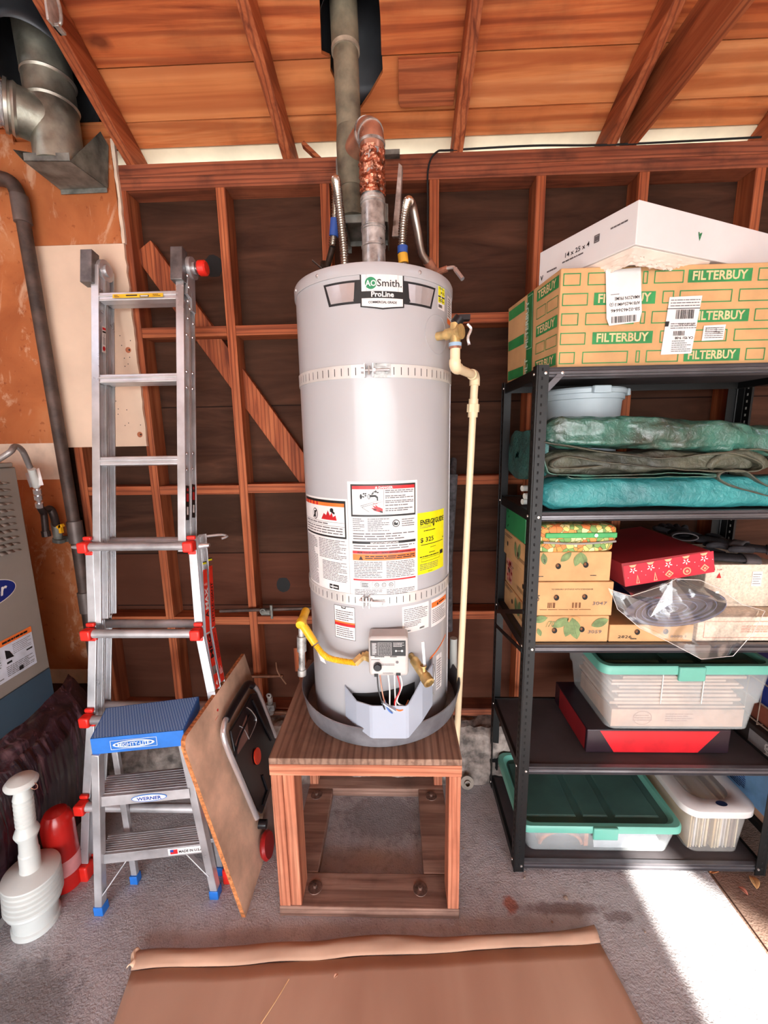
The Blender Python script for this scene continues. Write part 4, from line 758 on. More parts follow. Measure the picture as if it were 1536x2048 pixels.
# hinges at the top
for x in (-1.100, -.752):
    p = lp(x, 2.245, 0); m = MB(); m.beam(lp(x, 2.195, .004), lp(x, 2.318, .004), .046, .040, (0, 1, 0)); m.build('hinge_cap', P('hinge_steel', (122, 120, 120), .45, .7, .25, 20, .2), la, bevel=.002)
    m = MB(); c_ = lp(x+.018, 2.262, .045); m.cyl(c_, c_+V((.020, 0, 0)), .040, 28); m.cyl(c_, c_+V((.030, 0, 0)), .022, 20); m.beam(lp(x+.022, 2.15, .03), lp(x+.022, 2.25, .04), .030, .012, (1, 0, 0)); m.beam(lp(x+.022, 2.10, .07), lp(x+.022, 2.25, .06), .030, .010, (1, 0, 0)); m.build('hinge_disc', alu, la)
    for dz, oo in ((0.02, .01), (-.02, .02), (-.075, .014), (-.10, .03), (-.14, .014), (-.15, .055)):
        m = MB(); q = lp(x+.030, 2.2+dz, oo); m.lathe([(.006, 0), (.005, .003), (0, .005)], q, (1, 0, 0), 10); m.build('rivet', chrome, la)
m = MB(); c_ = lp(-.718, 2.262, .045); m.cyl(c_, c_+V((.03, 0, 0)), .009, 12); m.build('pin', chrome, la); m = MB(); m.lathe([(0, 0), (.024, .001), (.028, .006), (.028, .028), (.023, .034), (0, .036)], c_+V((.022, 0, 0)), (1, 0, 0), 24); m.build('lock_knob', redp, la)
for z in (1.86, 1.80, 1.55, 1.49, 2.0):
    for o in (.022, .069): m = MB(); m.lathe([(.006, 0), (.005, .003), (0, .004)], lp(-.735+.004, z, o), (1, 0, 0), 10); m.build('rivet', chrome, la)
def side_fn(z0, o, x0, x1=None, z1=None):   # u up along rail, v across (towards the wall)
    a = lp(x0, z0, o); b = lp(x1 if x1 is not None else x0, z1 if z1 is not None else z0+1, o); U = (b-a).normalized()
    W = V((0, -1, .2)).normalized(); W = (W-U*W.dot(U)).normalized(); N = U.cross(W); N = N if N.x > 0 else -N
    return lambda u, v, h: a+U*u+W*v+N*(h+.001)
for o, seed in ((.044-.002, 0), (.091-.002, 1)):
    f1 = side_fn(.885, o-.006, -.664+.0155, -.682+.0155, 1.235); f2 = side_fn(.68, o-.006, -.628+.0155, -.664+.0155, .885)
    d = Decal(f1); d.rect(.0, .002, .235, .034, P('ladder_red', (232, 52, 34), .4), 0); d.rect(.255, .002, .262, .034, yellow_m, 0); d.rect(.262, .002, .266, .034, ink, 1)
    if seed == 0: d.text('MEGA', .005, .006, .034, ink, 1, w=.095, bold=.03) if False else None; d.text('MAX', .085, .007, .032, white_m, 2, w=.082, bold=.03); d.lines(.175, .006, .185, .030, 4, white_m, 1)
    else: d.text('LITTLE GIANT', .02, .010, .024, ink, 2, w=.15, bold=.02)
    if seed == 0: d.text('A', .055, .007, .032, ink, 2, w=.024, bold=.03)
    d.build('side_label', la, 'red side label'); d = Decal(f2); d.rect(.0, .002, .206, .034, _M['ladder_red'], 0)
    if seed == 0: d.text('MEG', .115, .007, .032, ink, 2, w=.088, bold=.03); d.rect(.055, .004, .085, .032, galv, 1); d.poly([(.01, .012), (.03, .012), (.02, .026)], white_m, 1)
    else: d.lines(.09, .006, .19, .030, 3, ink, 1); d.lines(.03, .006, .06, .030, 3, white_m, 1)
    d.build('side_label', la, 'red side label')
for o in (.038, .085):
    d = Decal(side_fn(1.30, o-.006, -.735+.010)); d.rect(.0, .006, .13, .030, ink, 0); d.rect(.02, .012, .05, .024, white_m, 1); d.rect(.07, .010, .10, .026, red_m, 1); d.disc(.115, .018, .006, .006, red_m, 1, 12); d.build('side_label', la, 'black lock-position label')
p = lp(-1.0, 2.141, -.001)
d = Decal(plane_fn(p, (1, 0, 0), (0, .2, 1))); d.rect(-.006, -.002, .190, .013, P('sticker_yellow', (240, 186, 30), .4), 0); d.rect(.05, .004, .09, .009, ink, 1); d.rect(.10, -.001, .135, .007, ink, 1); d.rect(.103, .001, .132, .005, white_m, 2); d.poly([(.044, .0065), (.051, .003), (.051, .010)], ink, 1); d.lines(.0, .0, .02, .011, 2, ink, 1); d.lines(.15, .0, .18, .011, 2, ink, 1); d.build('rung_sticker', la, 'yellow rung sticker')
d = Decal(lambda u, v, h: V((-1.058+h+.001, -.577+.2*(1.94+u)+.030-v, 1.94+u))); d.rect(0, -.004, .10, .018, white_m, 0); d.rect(.075, -.002, .082, .016, ink, 1); d.rect(.086, -.002, .095, .016, red_m, 1); d.disc(.015, .007, .009, .008, red_m, 1, 14); d.lines(.03, .0, .07, .014, 3, grey_ink, 1); d.build('rail_sticker', la, 'small white rail sticker')

# ================================================================== step stool
so = thing('step_stool', (-.78, -.60, 0), 'small aluminium step stool with blue platform and blue feet', 'step stool')
FL = at('Z', .675, 183, 1477); FR = V((-.634, -.635, .675)); RL = V((-.962, -.53, .675)); RR = V((-.668, -.463, .675))
dotm = base_mat('blue_grip_top', (36, 112, 200), .45); nt = dotm.node_tree; vv = coords(nt, False); ck = nt.nodes.new('ShaderNodeTexVoronoi'); ck.inputs['Scale'].default_value = 130; ck.inputs['Randomness'].default_value = 0; mpn = nt.nodes.new('ShaderNodeMapping'); mpn.inputs['Rotation'].default_value = (0, 0, .95); mpn.inputs['Scale'].default_value = (1, 1, .001); nt.links.new(vv, mpn.inputs[0]); nt.links.new(mpn.outputs[0], ck.inputs[0])
nt.links.new(mixc(nt, mp_range(nt, ck.outputs['Distance'], .36, .50, 1, 0), (34, 108, 204), (150, 196, 242)), nt.nodes['Principled BSDF'].inputs['Base Color'])
m = MB(); dn = V((0, 0, -.006)); m.hexa([q+dn for q in (FL, FR, RR, RL)], [FL, FR, RR, RL]); m.build('platform_top', dotm, so, smooth=False)
m = MB()
def skirt(a, b, hgt, th=.004):
    n_ = (b-a).normalized().cross(V((0, 0, 1)))*th; z = V((0, 0, -hgt)); m.hexa([a+z, b+z, b+z-n_, a+z-n_], [a-n_*0, b-n_*0, b-n_, a-n_])
o_ = V((0, -.003, 0)); skirt(FL+V((-.003, -.003, 0)), FR+V((.003, -.003, 0)), .056); skirt(FR+V((.003, -.003, 0)), RR+V((.003, .003, 0)), .05); skirt(RR+V((.003, .003, 0)), RL+V((-.003, .003, 0)), .05); skirt(RL+V((-.003, .003, 0)), FL+V((-.003, -.003, 0)), .05); SKT = m.build('platform_skirt', blue_pl, so, bevel=.001)
ee = (FR-FL).normalized(); d = Decal(plane_fn(FL+V((0, -.004, -.056)), ee, (0, 0, 1))); w_ = P('pale_blue_ink', (205, 222, 240), .5)
d.frame(.055, .012, .195, .044, .0015, w_, 0); 
for k in range(24):
    a0, a1 = 2*PI*k/24, 2*PI*(k+1)/24; q = [(.125+rx*math.cos(a), .028+ry*math.sin(a)) for a, rx, ry in ((a0, .063, .013), (a1, .063, .013), (a1, .056, .009), (a0, .056, .009))]; d.poly(q, w_, 1)
d.text('MIGHTY-LITE', .125, .0215, .018, w_, 2, w=.096, bold=.02, align='C'); d.build('front_label', SKT, 'white oval maker label')
fl0, fr0 = V((-.968, -.683, 0)), V((-.593, -.626, 0))
for a, b in ((fl0, V((-.898, -.682, .62))), (fr0, V((-.640, -.637, .62)))):
    m = MB(); m.beam(a+V((0, .004, .03)), b+V((0, .004, 0)), .008, .040, (0, 1, 0)) if False else m.beam(a+V((0, .008, .03)), b+V((0, .010, 0)), .026, .026, (0, 1, 0)); FRL = m.build('front_rail', alu, so, bevel=.002)
    m = MB(); m.box(a.x-.016, a.x+.016, a.y-.008, a.y+.024, 0, .034); m.build('foot', blue_pl, FRL, bevel=.002)
for a, b in ((V((-.910, -.575, 0)), V((-.94, -.545, .62))), (V((-.605, -.54, 0)), V((-.672, -.485, .62)))):
    m = MB(); m.beam(a+V((0, 0, .03)), b, .022, .016, (0, 1, 0)); RLG = m.build('rear_leg', alu_d, so, bevel=.002)
    m = MB(); m.box(a.x-.014, a.x+.014, a.y-.014, a.y+.012, 0, .034); m.build('foot', blue_pl, RLG, bevel=.002)
for z, (a, b), (c_, d_) in ((.46, ((-.912, -.676), (-.632, -.640)), ((-.945, -.590), (-.676, -.548))), (.23, ((-.940, -.672), (-.612, -.628)), ((-.965, -.600), (-.662, -.556)))):
    a, b, c_, d_ = [V((*q, z)) for q in (a, b, c_, d_)]; m = MB(); m.hexa([q-V((0, 0, .003)) for q in (a, b, d_, c_)], [a, b, d_, c_]); m.hexa([a-V((0, .002, .036)), b-V((0, .002, .036)), b-V((0, 0, .036)), a-V((0, 0, .036))], [a-V((0, .002, 0)), b-V((0, .002, 0)), b, a])
    for k in range(1, 9): t_ = k/9; m.beam(a.lerp(c_, t_)+V((0, 0, .001)), b.lerp(d_, t_)+V((0, 0, .001)), .0016, .002)
    STP = m.build('step', alu_d, so, bevel=.0005, smooth=False)
    e_ = (b-a).normalized(); d = Decal(plane_fn(a-V((0, .0025, .036)), e_, (0, 0, 1)))
    if z > .3: d.disc(.155, .018, .056, .014, blue_pl, 0, 36); d.disc(.155, .018, .053, .0115, white_m, 1, 36); d.text('WERNER', .155, .0115, .017, P('werner_blue', (20, 70, 160), .5), 2, w=.078, bold=.03, align='C'); nm = 'blue oval maker badge'
    else: d.rect(.215, .006, .335, .032, white_m, 0); d.rect(.222, .010, .246, .028, red_m, 1); d.rect(.222, .019, .233, .028, P('werner_blue', (20, 70, 160)), 2); d.text('MADE IN U.S.A.', .250, .013, .014, ink, 1, w=.080, bold=.03); nm = 'white origin label'
    d.build('badge', STP, nm)
m = MB(); m.beam((-.955, -.68, .07), (-.86, -.625, .20), .004, .016, (0, 1, 0)); m.beam((-.60, -.63, .10), (-.72, -.60, .20), .004, .016, (0, 1, 0)); m.beam((-.902, -.57, .12), (-.612, -.535, .14), .004, .016); m.build('brace', alu, so, bevel=.001)

# ================================================================== particle board and hand cart
def bp(y, z, o=0.): return V((-.461-.222*z+o, y, z))
pbm = P('particle_board', (224, 184, 156), .9, 0, .28, 5, .5); pbe = P('particle_board_edge', (196, 124, 74), .95, 0, .35, 90, .8)
m = MB(); yz = [(-.685, .0), (-.150, .0), (-.150, .671), (-.655, .671), (-.672, .664), (-.682, .645), (-.684, .60)]
front = [bp(y, z) for y, z in yz]; back = [bp(y, z, -.014) for y, z in yz]; n = len(yz)
m.add(front, [tuple(range(n))], 0); m.add(back, [tuple(range(n))], 0); m.add(front+back, [(i, (i+1) % n, n+(i+1) % n, n+i) for i in range(n)], 1)
tag(m.build('particle_board', [pbm, pbe], smooth=False), 'thick square of brown particle board leaning between stool and stand', 'board')
hc = thing('folding_cart', (-.44, -.35, 0), 'folded black hand cart with chrome tube frame and red disc', 'hand cart')
def hp_(px, py, o=.030): return pln((1, 0, .222), -.461+o, px, py)
tp = smooth_path([hp_(514, 1636), hp_(480, 1556), hp_(456, 1500), hp_(447, 1470), hp_(448, 1450), hp_(453, 1436)], 6); m = MB(); m.tube(tp, .0105, 14); m.build('tube_frame', chrome, hc); m = MB(); m.tube(smooth_path([hp_(503, 1371), hp_(511, 1375), hp_(522, 1398), hp_(550, 1474)], 6), .0105, 14); m.build('tube_frame', chrome, hc)
m = MB(); m.tube(smooth_path([hp_(452, 1440), hp_(470, 1407), hp_(488, 1378), hp_(496, 1368), hp_(505, 1371)], 6), .0145, 14); m.build('grip', blackp, hc)
pan = [(457, 1462), (500, 1388), (509, 1386), (549, 1478), (541, 1512), (540, 1570), (520, 1628), (508, 1618), (470, 1530)]
m = MB(); m.prism([hp_(x, y, .022) for x, y in pan], (.010, 0, .002)); PN = m.build('panel', blackp, hc, bevel=.003)
m = MB()
for q in (((468, 1520), (478, 1478), (500, 1430)), ((525, 1550), (535, 1580), (526, 1610)), ((505, 1400), (528, 1450), (543, 1480))): m.tube([hp_(x, y, .036) for x, y in q], .004, 8)
m.build('panel_rib', blackp, PN)
m = MB(); wl = [hp_(x, y, .034) for x, y in ((494, 1415), (503, 1422), (513, 1442), (498, 1478), (488, 1458), (479, 1452))]; m.tube(smooth_path(wl[:4], 4), .002, 6); m.tube(smooth_path(wl[3:], 4), .002, 6); m.build('wire_clip', chrome, PN)
m = MB(); m.prism([hp_(x, y, .0325) for x, y in ((493, 1430), (497, 1475), (476, 1508), (470, 1488))], (.001, 0, 0)); m.build('window', P('brown_window', (120, 86, 78),   .5), PN)
cR = hp_(514, 1512, .036); cu = V((-.222, 0, 1)).normalized(); m = MB(); m.lathe([(0, 0), (.030, 0), (.030, .004), (0, .006)], cR, V((1, 0, .222)), 28); m.build('red_disc', P('red_orange', (235, 62, 34), .35), PN)
m = MB(); m.prism([hp_(x, y, .022) for x, y in ((535, 1585), (541, 1575), (548, 1600), (552, 1680), (545, 1690), (524, 1645))], (.004, 0, 0)); m.build('toe_plate', P('toe_plate_grey', (142, 126, 122), .6, .2), hc)
m = MB(); c_ = hp_(524, 1648, .03); m.cyl(c_-V((.012, 0, 0)), c_+V((.018, 0, 0)), .016, 16); m.build('hub', blackp, hc)
m = MB(); m.lathe([(0, -.010), (.044, -.010), (.050, 0), (.044, .010), (0, .010)], hp_(534, 1690, .024), (1, 0, .222), 28); m.build('wheel', P('dark_red_plastic', (170, 30, 30), .4), hc)
m = MB(); m.lathe([(0, -.010), (.052, -.010), (.058, 0), (.052, .010), (0, .010)], V((-.437, -.14, .060)), (1, 0, .3), 28); m.build('wheel', _M['dark_red_plastic'], hc)

# ================================================================== plunger, red jug, wrapped bundle
ax = V((.075, .0, 1)).normalized(); pr = [(0, 0), (.058, 0), (.066, .006), (.066, .022), (.061, .026), (.064, .085), (.074, .088), (.076, .096), (.072, .102)]
for k in range(5): z = .104+k*.019; rr = .080-.0005*k; pr += [(rr-.009, z), (rr, z+.004), (rr, z+.012), (rr-.009, z+.018)]
pr += [(.070, .200), (.078, .203), (.077, .208), (.062, .215), (.040, .221), (.029, .224)]
pl_ = thing('toilet_plunger', (-1.168, -.71, 0), 'white plastic bellows plunger standing on the floor at the left', 'plunger')
O = V((-1.168, -.71, 0)); m = MB(); m.lathe(pr, O, ax, 48); m.build('bellows_cup', white_pl, pl_, ang=18)
ph = [(.030, .222), (.028, .232), (.028, .285), (.0255, .290), (.024, .335), (.030, .350), (.034, .362), (.030, .375), (.024, .388)]
for k in range(6): z = .392+k*.0155; ph += [(.0235, z), (.0265, z+.004), (.0265, z+.009), (.0235, z+.013)]
ph += [(.0265, .492), (.022, .512), (.020, .528), (.030, .532), (.042, .540), (.044, .547), (.036, .558), (.018, .566), (0, .568)]
m = MB(); m.lathe(ph, O, ax, 36); m.build('handle', white_pl, pl_, ang=24); m = MB(); cc = O+ax*.533+V((.040, .0, 0)); m.tube([cc+V((.012*math.cos(a), 0, .012*math.sin(a))) for a in [2*PI*k/20 for k in range(20)]], .0012, 5, closed=True); m.build('hanging_ring', copper, pl_)
rb = thing('red_jug', (-1.160, -.585, 0), 'translucent red plastic jug behind the white plunger', 'jug')
m = MB(); m.lathe([(0, 0), (.044, 0), (.049, .006), (.050, .10), (.050, .25), (.046, .285), (.034, .306), (.020, .312), (0, .314)], (-1.160, -.585, 0), (0, 0, 1), 32); m.build('body', P('red_translucent', (216, 38, 32), .25, 0, .06, 8, **{'Transmission Weight': .25}), rb)
m = MB(); m.lathe([(.0505, .07), (.0508, .072), (.0508, .13), (.0505, .132)], (-1.160, -.585, 0), (0, 0, 1), 32); m.build('paper_band', P('pink_label', (226, 150, 150), .6), rb)
def bundle(u, v):
    y = -1.25+1.02*u; prof = [(-1.325, .037), (-1.268, .037), (-1.250, .18), (-1.232, .34), (-1.238, .46), (-1.262, .515), (-1.29, .555), (-1.323, .585)]
    t = v*(len(prof)-1); i = min(int(t), len(prof)-2); t -= i; x = prof[i][0]*(1-t)+prof[i+1][0]*t; z = prof[i][1]*(1-t)+prof[i+1][1]*t
    e = min(1, (1-u)*14); rip = .0045*noise.noise(V((y*42, z*1.2, 0)))+.003*noise.noise(V((y*90, z*4, 5))) if 0 < v < .72 else .008*noise.noise(V((y*14, z*40, x*40)))
    sag = .035*max(0, u-.75)/.25 if v > .4 else 0
    return V((x+rip-(1-e)*.03, y, z+(rip if v > .6 else 0)+sag))
wrap = base_mat('plastic_wrapped_fabric', (58, 38, 44), .22, 0, .6, **{'Coat Weight': .8, 'Coat Roughness': .12}); nt = wrap.node_tree; vv = coords(nt, False); nn = noise_node(nt, vv, 20, 5, .8, .6, (1, 1, .12)); n3 = noise_node(nt, vv, 7, 3)
cc = ramp(nt, nn, [(.35, (22, 17, 20)), (.55, (58, 36, 44)), (.68, (112, 84, 90)), (.78, (190, 170, 172))]); sx = nt.nodes.new('ShaderNodeSeparateXYZ'); nt.links.new(vv, sx.inputs[0]); nt.links.new(mixc(nt, mp_range(nt, n3, .5, .66, 0, .4), cc, (84, 50, 50)), nt.nodes['Principled BSDF'].inputs['Base Color']); bump(nt, nn, .8, .006)  # pale streaks put the film's vertical highlights into the colour
m = MB(); m.grid(bundle, 220, 42); k = len(m.v); m.add([bundle(1, j/42) for j in range(43)], [tuple(range(43))]); tag(m.build('wrapped_bundle', wrap, ang=60), 'long dark bundle wrapped in shiny plastic lying below the furnace', 'bundle')

# ================================================================== things on the floor
fc = thing('flattened_cardboard', (-.03, -1.2, 0), 'large flattened sheet of brown cardboard on the floor', 'cardboard')
def sheet(u, v):
    xl, xr = -.757+.045*v*4, .697+.035*v*4; yb = -.838+(.096)*u+.006*noise.noise(V((u*7, 0, 0))); y = yb-.9*v; x = xl+(xr-xl)*u
    return V((x, y, .004+.004*abs(noise.noise(V((x*3, y*3, 0))))))
cb = base_mat('flat_cardboard', (196, 160, 138), .85, 0, .2); nt = cb.node_tree; vv = coords(nt, False); nn = noise_node(nt, vv, 1.8, 4, .8, .5, (1.6, .5, 1)); nt.links.new(ramp(nt, nn, [(.3, (182, 142, 120)), (.7, (206, 170, 146))]), nt.nodes['Principled BSDF'].inputs['Base Color'])
m = MB(); m.grid(sheet, 60, 24); m.build('sheet', cb, fc, solid=.003)
def flap(u, v):
    a = V((-.757+1.454*u, -.838+.096*u+.006*noise.noise(V((u*7, 0, 0))), .010)); w = (.042 if u < .6 else .042-.012*math.sin((u-.6)/.4*PI)+.0*u)*(1+.25*noise.noise(V((u*5, 9, 0)))); return a+V((-.02*v*(1-u), w*v, .012*math.sin(PI*v*.8)+.004*noise.noise(V((u*12, v*2, 3)))))
m = MB(); m.grid(flap, 90, 6); m.build('folded_flap', card_d, fc, solid=.004)
m = MB(); m.grid(lambda u, v: V((-.775+.022*u+.006*math.sin(6*v), -.835+.045*v, .012+.014*math.sin(PI*u))), 6, 8); m.build('torn_corner', P('torn_card', (226, 190, 160), .9), fc, solid=.002)
m = MB(); m.tube(smooth_path([at('Z', .012, 578, 1958), at('Z', .016, 550, 2004), at('Z', .012, 520, 2050)], 6), .0014, 6); tag(m.build('straw', P('dry_straw', (222, 180, 130), .8)), 'thin pale straw lying on the cardboard', 'straw')
def leaf(px, py, s, rot, label, z=.004, col=(176, 116, 72)):
    c_ = at('Z', z, px, py)
    def fn(u, v):
        w = math.sin(PI*u)**.7*.5; x = (u-.5)*s; y = (v-.5)*w*s*1.2; return V((c_.x+x*math.cos(rot)-y*math.sin(rot), c_.y+x*math.sin(rot)+y*math.cos(rot), c_.z+.3*s*abs(v-.5)*w*2+.12*s*math.sin(3*u)))
    m = MB(); m.grid(fn, 10, 6); tag(m.build('dry_leaf', P('leaf_%d' % int(px), col, .8, 0, .3, 60), solid=.0006), label, 'leaf', None)
leaf(1428, 1742, .045, .4, 'orange-brown curled leaf under the front edge of the rack', col=(196, 128, 78)); leaf(1508, 1765, .048, 1.2, 'tan leaf beside the right foot of the rack', col=(200, 150, 96)); leaf(1486, 1782, .03, 2.0, 'small red-brown leaf on the brown slab', col=(168, 100, 80)); leaf(672, 1952, .016, .8, 'tiny curled scrap on the flattened cardboard', .012, (220, 170, 140))
for px, py, s in ((1131, 1798, .009), (1104, 1845, .004), (1049, 1757, .005), (927, 1698, .004), (1290, 1865, .004)):
    c_ = at('Z', .001, px, py); m = MB(); m.lathe([(0, 0), (s*.7, 0), (s, s*.4), (s*.6, s*1.1), (0, s*1.3)], c_, (.1, .1, 1), 9); tag(m.build('pebble', P('pebble_grey', (150, 130, 116), .9)), {1131: 'tan pebble just above the right end of the flattened cardboard', 1104: 'tiny pebble near the right end of the cardboard', 1049: 'small pebble by the left foot of the metal rack', 927: 'small pale chip between stand and rack', 1290: 'tiny pebble beside the sunlit strip of floor'}[px], 'pebble')
rg = thing('pipe_flange', (.385, -.12, .12), 'round metal pipe flange on the footing right of the stand', 'flange')
c_ = at('Y', -.16, 934, 1564); m = MB(); m.lathe([(.010, 0), (.030, 0), (.030, .008), (.014, .010), (.014, .020), (.010, .020)], c_, (0, -1, .3), 24); m.cyl(c_, c_+V((0, .10, -.03)), .012, 12); m.build('flange', P('dusty_flange', (150, 138, 126), .7, .2), rg)
# copper lines and fittings on the wall, left of the heater
cl = P('dull_copper_pipe', (122, 84, 64), .5, .5, .3, 20)
def pipe(pts, r, label, mat=cl, nm='water_pipe'): m = MB(); m.tube([V(p) for p in pts], r, 12); tag(m.build(nm, mat), label, 'pipe')
pipe([at('Y', -.02, 470, 1353), at('Y', -.02, 566, 1352)], .008, 'thin copper pipe crossing the wall behind the hand cart'); pipe([at('Y', -.02, 548, 1424), at('Y', -.02, 640, 1428)], .010, 'horizontal pipe low on the wall just left of the stand')
pipe([at('Y', -.02, 440, 1222), at('Y', -.02, 632, 1216)], .008, 'dark pipe running across the wall above the gas hose', irn)
c_ = at('Y', -.02, 545, 1222); m = MB(); m.lathe([(.010, 0), (.014, 0), (.014, .012), (.010, .012)], c_+V((-.035, -.02, .01)), (0, -1, 0), 16); m.cyl(c_-V((.045, .015, 0)), c_-V((.005, .015, 0)), .014, 10); m.cyl(c_-V((.0, .015, .03)), c_+V((0, -.015, .035)), .006, 8); tag(m.build('pipe_clamp', galv_d), 'small clamp and valve on the dark wall pipe', 'clamp')
c_ = at('Y', -.02, 543, 1400); m = MB(); m.cyl(c_+V((0, -.02, .03)), c_+V((0, -.02, -.06)), .013, 12); m.box(c_.x-.022, c_.x+.022, c_.y-.035, c_.y-.01, c_.z-.035, c_.z-.005); m.lathe([(.006, 0), (.013, 0), (.013, .004), (.006, .004)], c_+V((0, -.03, .045)), (0, -1, 0), 14); tag(m.build('hose_bib', galv), 'galvanised valve fitting on the wall left of the stand', 'valve')
m = MB(); m.box(-.43, -.375, -.006, -.001, .50, .62); m.box(-.41, -.38, -.008, -.002, .42, .5); tag(m.build('wood_shim', wz), 'broken light wood shim on the stud left of the heater', 'wood scrap')
m = MB(); m.tube(smooth_path([at('Y', -.03, 552, 1325), at('Y', -.06, 556, 1345), at('Y', -.05, 572, 1368)], 5), .003, 6); tag(m.build('wire_scrap', P('tan_wire', (150, 110, 84), .6)), 'short curl of tan wire near the gas drip leg', 'wire')
def blob(px, py, rx, rz, label):
    c_ = at('Y', .088, px, py); R = random.Random(px); m = MB(); pts = [(c_.x+rx*(1+.25*R.random())*math.cos(2*PI*k/12), .0885, c_.z+rz*(1+.25*R.random())*math.sin(2*PI*k/12)) for k in range(12)]; m.prism(pts, (0, -.001, 0)); tag(m.build('black_patch', blackr, smooth=False), label, 'patch')  # flat black disc; left of the heater it stands for a hole
blob(566, 1170, .030, .034, 'black patch standing for a hole in the wall boards left of the heater'); blob(428, 532, .035, .040, 'black patch on the wall behind the red ladder knob')
# ================================================================== black metal rack
RX0, RX1, RY0, RY1 = .487, 1.392, -.524, -.118
LV = [1.793, 1.358, .910, .446, .046]
rk = thing('shelving_rack', ((RX0+RX1)/2, (RY0+RY1)/2, 0), 'tall black metal shelving rack of five shelves right of the heater', 'shelf')
riv = P('rivet', (226, 220, 214), .3, .8)
def post(x, y, sx, sy):
    m = MB(); t_ = .002; L = .036
    m.box(min(x, x+sx*L), max(x, x+sx*L), min(y, y+sy*t_), max(y, y+sy*t_), .004, 1.80); m.box(min(x, x+sx*t_), max(x, x+sx*t_), min(y+sy*t_, y+sy*L), max(y+sy*t_, y+sy*L), .004, 1.80)
    m.tube([V((x+sx*.002, y+sy*.002, .004)), V((x+sx*.002, y+sy*.002, 1.80))], .004, 8)
    m.build('post', black, rk, smooth=False)
    m = MB()
    for k in range(70):
        z = .03+k*.0254
        if sy > 0: m.box(min(x+sx*.014, x+sx*.019), max(x+sx*.014, x+sx*.019), y-.0006, y-.0001, z, z+.009)
        m.box(x-sx*.0006 if sx > 0 else x+.0001, x-.0001 if sx > 0 else x+.0006, min(y+sy*.016, y+sy*.022), max(y+sy*.016, y+sy*.022), z, z+.009)
    m.build('slots', P('slot_dark', (6, 6, 7), .9), rk, smooth=False)
    for z in LV:
        m = MB()
        if sy > 0: m.lathe([(.0045, 0), (.004, .002), (0, .0028)], (x+sx*.026, y, z-.016), (0, -1, 0), 10); m.build('rivet', riv, rk); m = MB()
        m.lathe([(.0045, 0), (.004, .002), (0, .0028)], (x, y+sy*.026, z-.016), (-sx, 0, 0), 10); m.build('rivet', riv, rk)
post(RX0, RY0, 1, 1); post(RX1, RY0, -1, 1); post(RX0, RY1, 1, -1); post(RX1, RY1, -1, -1)
bm_ = P('rack_beam_lit', (104, 102, 106), .28, .5, .15, 9)  # lighter than the black rack: ridge highlights put into the colour
for i, z in enumerate(LV):
    for y, s in ((RY0, 1), (RY1, -1)):
        m = MB(); y0 = y+s*.0025; prof = [(0, 0), (.007, -.004), (.007, -.009), (.0, -.012), (.0, -.019), (.007, -.021), (.007, -.026), (0, -.029), (.014, -.033), (.014, .001)]
        m.prism([(RX0+.003, y0-s*(.004-a)+s*.0, z+b) if False else (RX0+.003, y0+s*a, z+b) for a, b in prof], (RX1-RX0-.006, 0, 0)); m.build('front_beam' if s > 0 else 'rear_beam', bm_ if s > 0 else black, rk, bevel=.0005, smooth=False)
    for x, s in ((RX0, 1), (RX1, -1)):
        m = MB(); m.box(min(x+s*.0025, x+s*.014), max(x+s*.0025, x+s*.014), RY0+.004, RY1-.004, z-.033, z); m.build('side_beam', black, rk, bevel=.001, smooth=False)
    m = MB(); m.box(RX0+.006, RX1-.006, RY0+.008, RY1-.008, z-.010, z-.002)
    m.build('shelf_board', P('shelf_board', (66, 60, 62), .75, 0, .22, 5, .2), rk, smooth=False)
for a, b in (((RX0+.004, RY0+.03, 1.79-.06), (RX0+.085, RY0+.006, 1.785)),): m = MB(); m.beam((RX0+.018, RY0+.004, 1.715), (RX0+.075, RY0+.004, 1.775), .003, .020, (0, 1, 0)) if False else m.beam((RX0+.018, RY0+.005, 1.715), (RX0+.078, RY0+.005, 1.778), .018, .003, (0, 1, 0)); m.build('gusset', bm_, rk, bevel=.0005); m = MB(); m.lathe([(.0045, 0), (.004, .002), (0, .0028)], (RX0+.075, RY0+.001, 1.777), (0, -1, 0), 10); m.build('rivet', riv, rk)
for z0, z1 in ((1.02, .86), (.88, .80)):
    m = MB(); m.beam((RX0-.0015, RY0+.015, z0), (RX0-.0015, RY1-.01, z1), .003, .018, (1, 0, 0)) if False else m.beam((RX0-.002, RY0+.02, z0), (RX0-.002, RY1-.02, z1), .003, .016); m.build('side_brace', black, rk, bevel=.0005)

# ================================================================== filter carton and white box
fx0, fx1, fy0, fy1, fz0, fz1 = .553, 1.30, -.505, -.13, 1.7935, 2.068
cartL = V((.462, -.20, 0))
m = MB(); q = [(fx0, fy0), (fx1, fy0+.0), (fx1, fy1), (fx0-.10, fy1)]
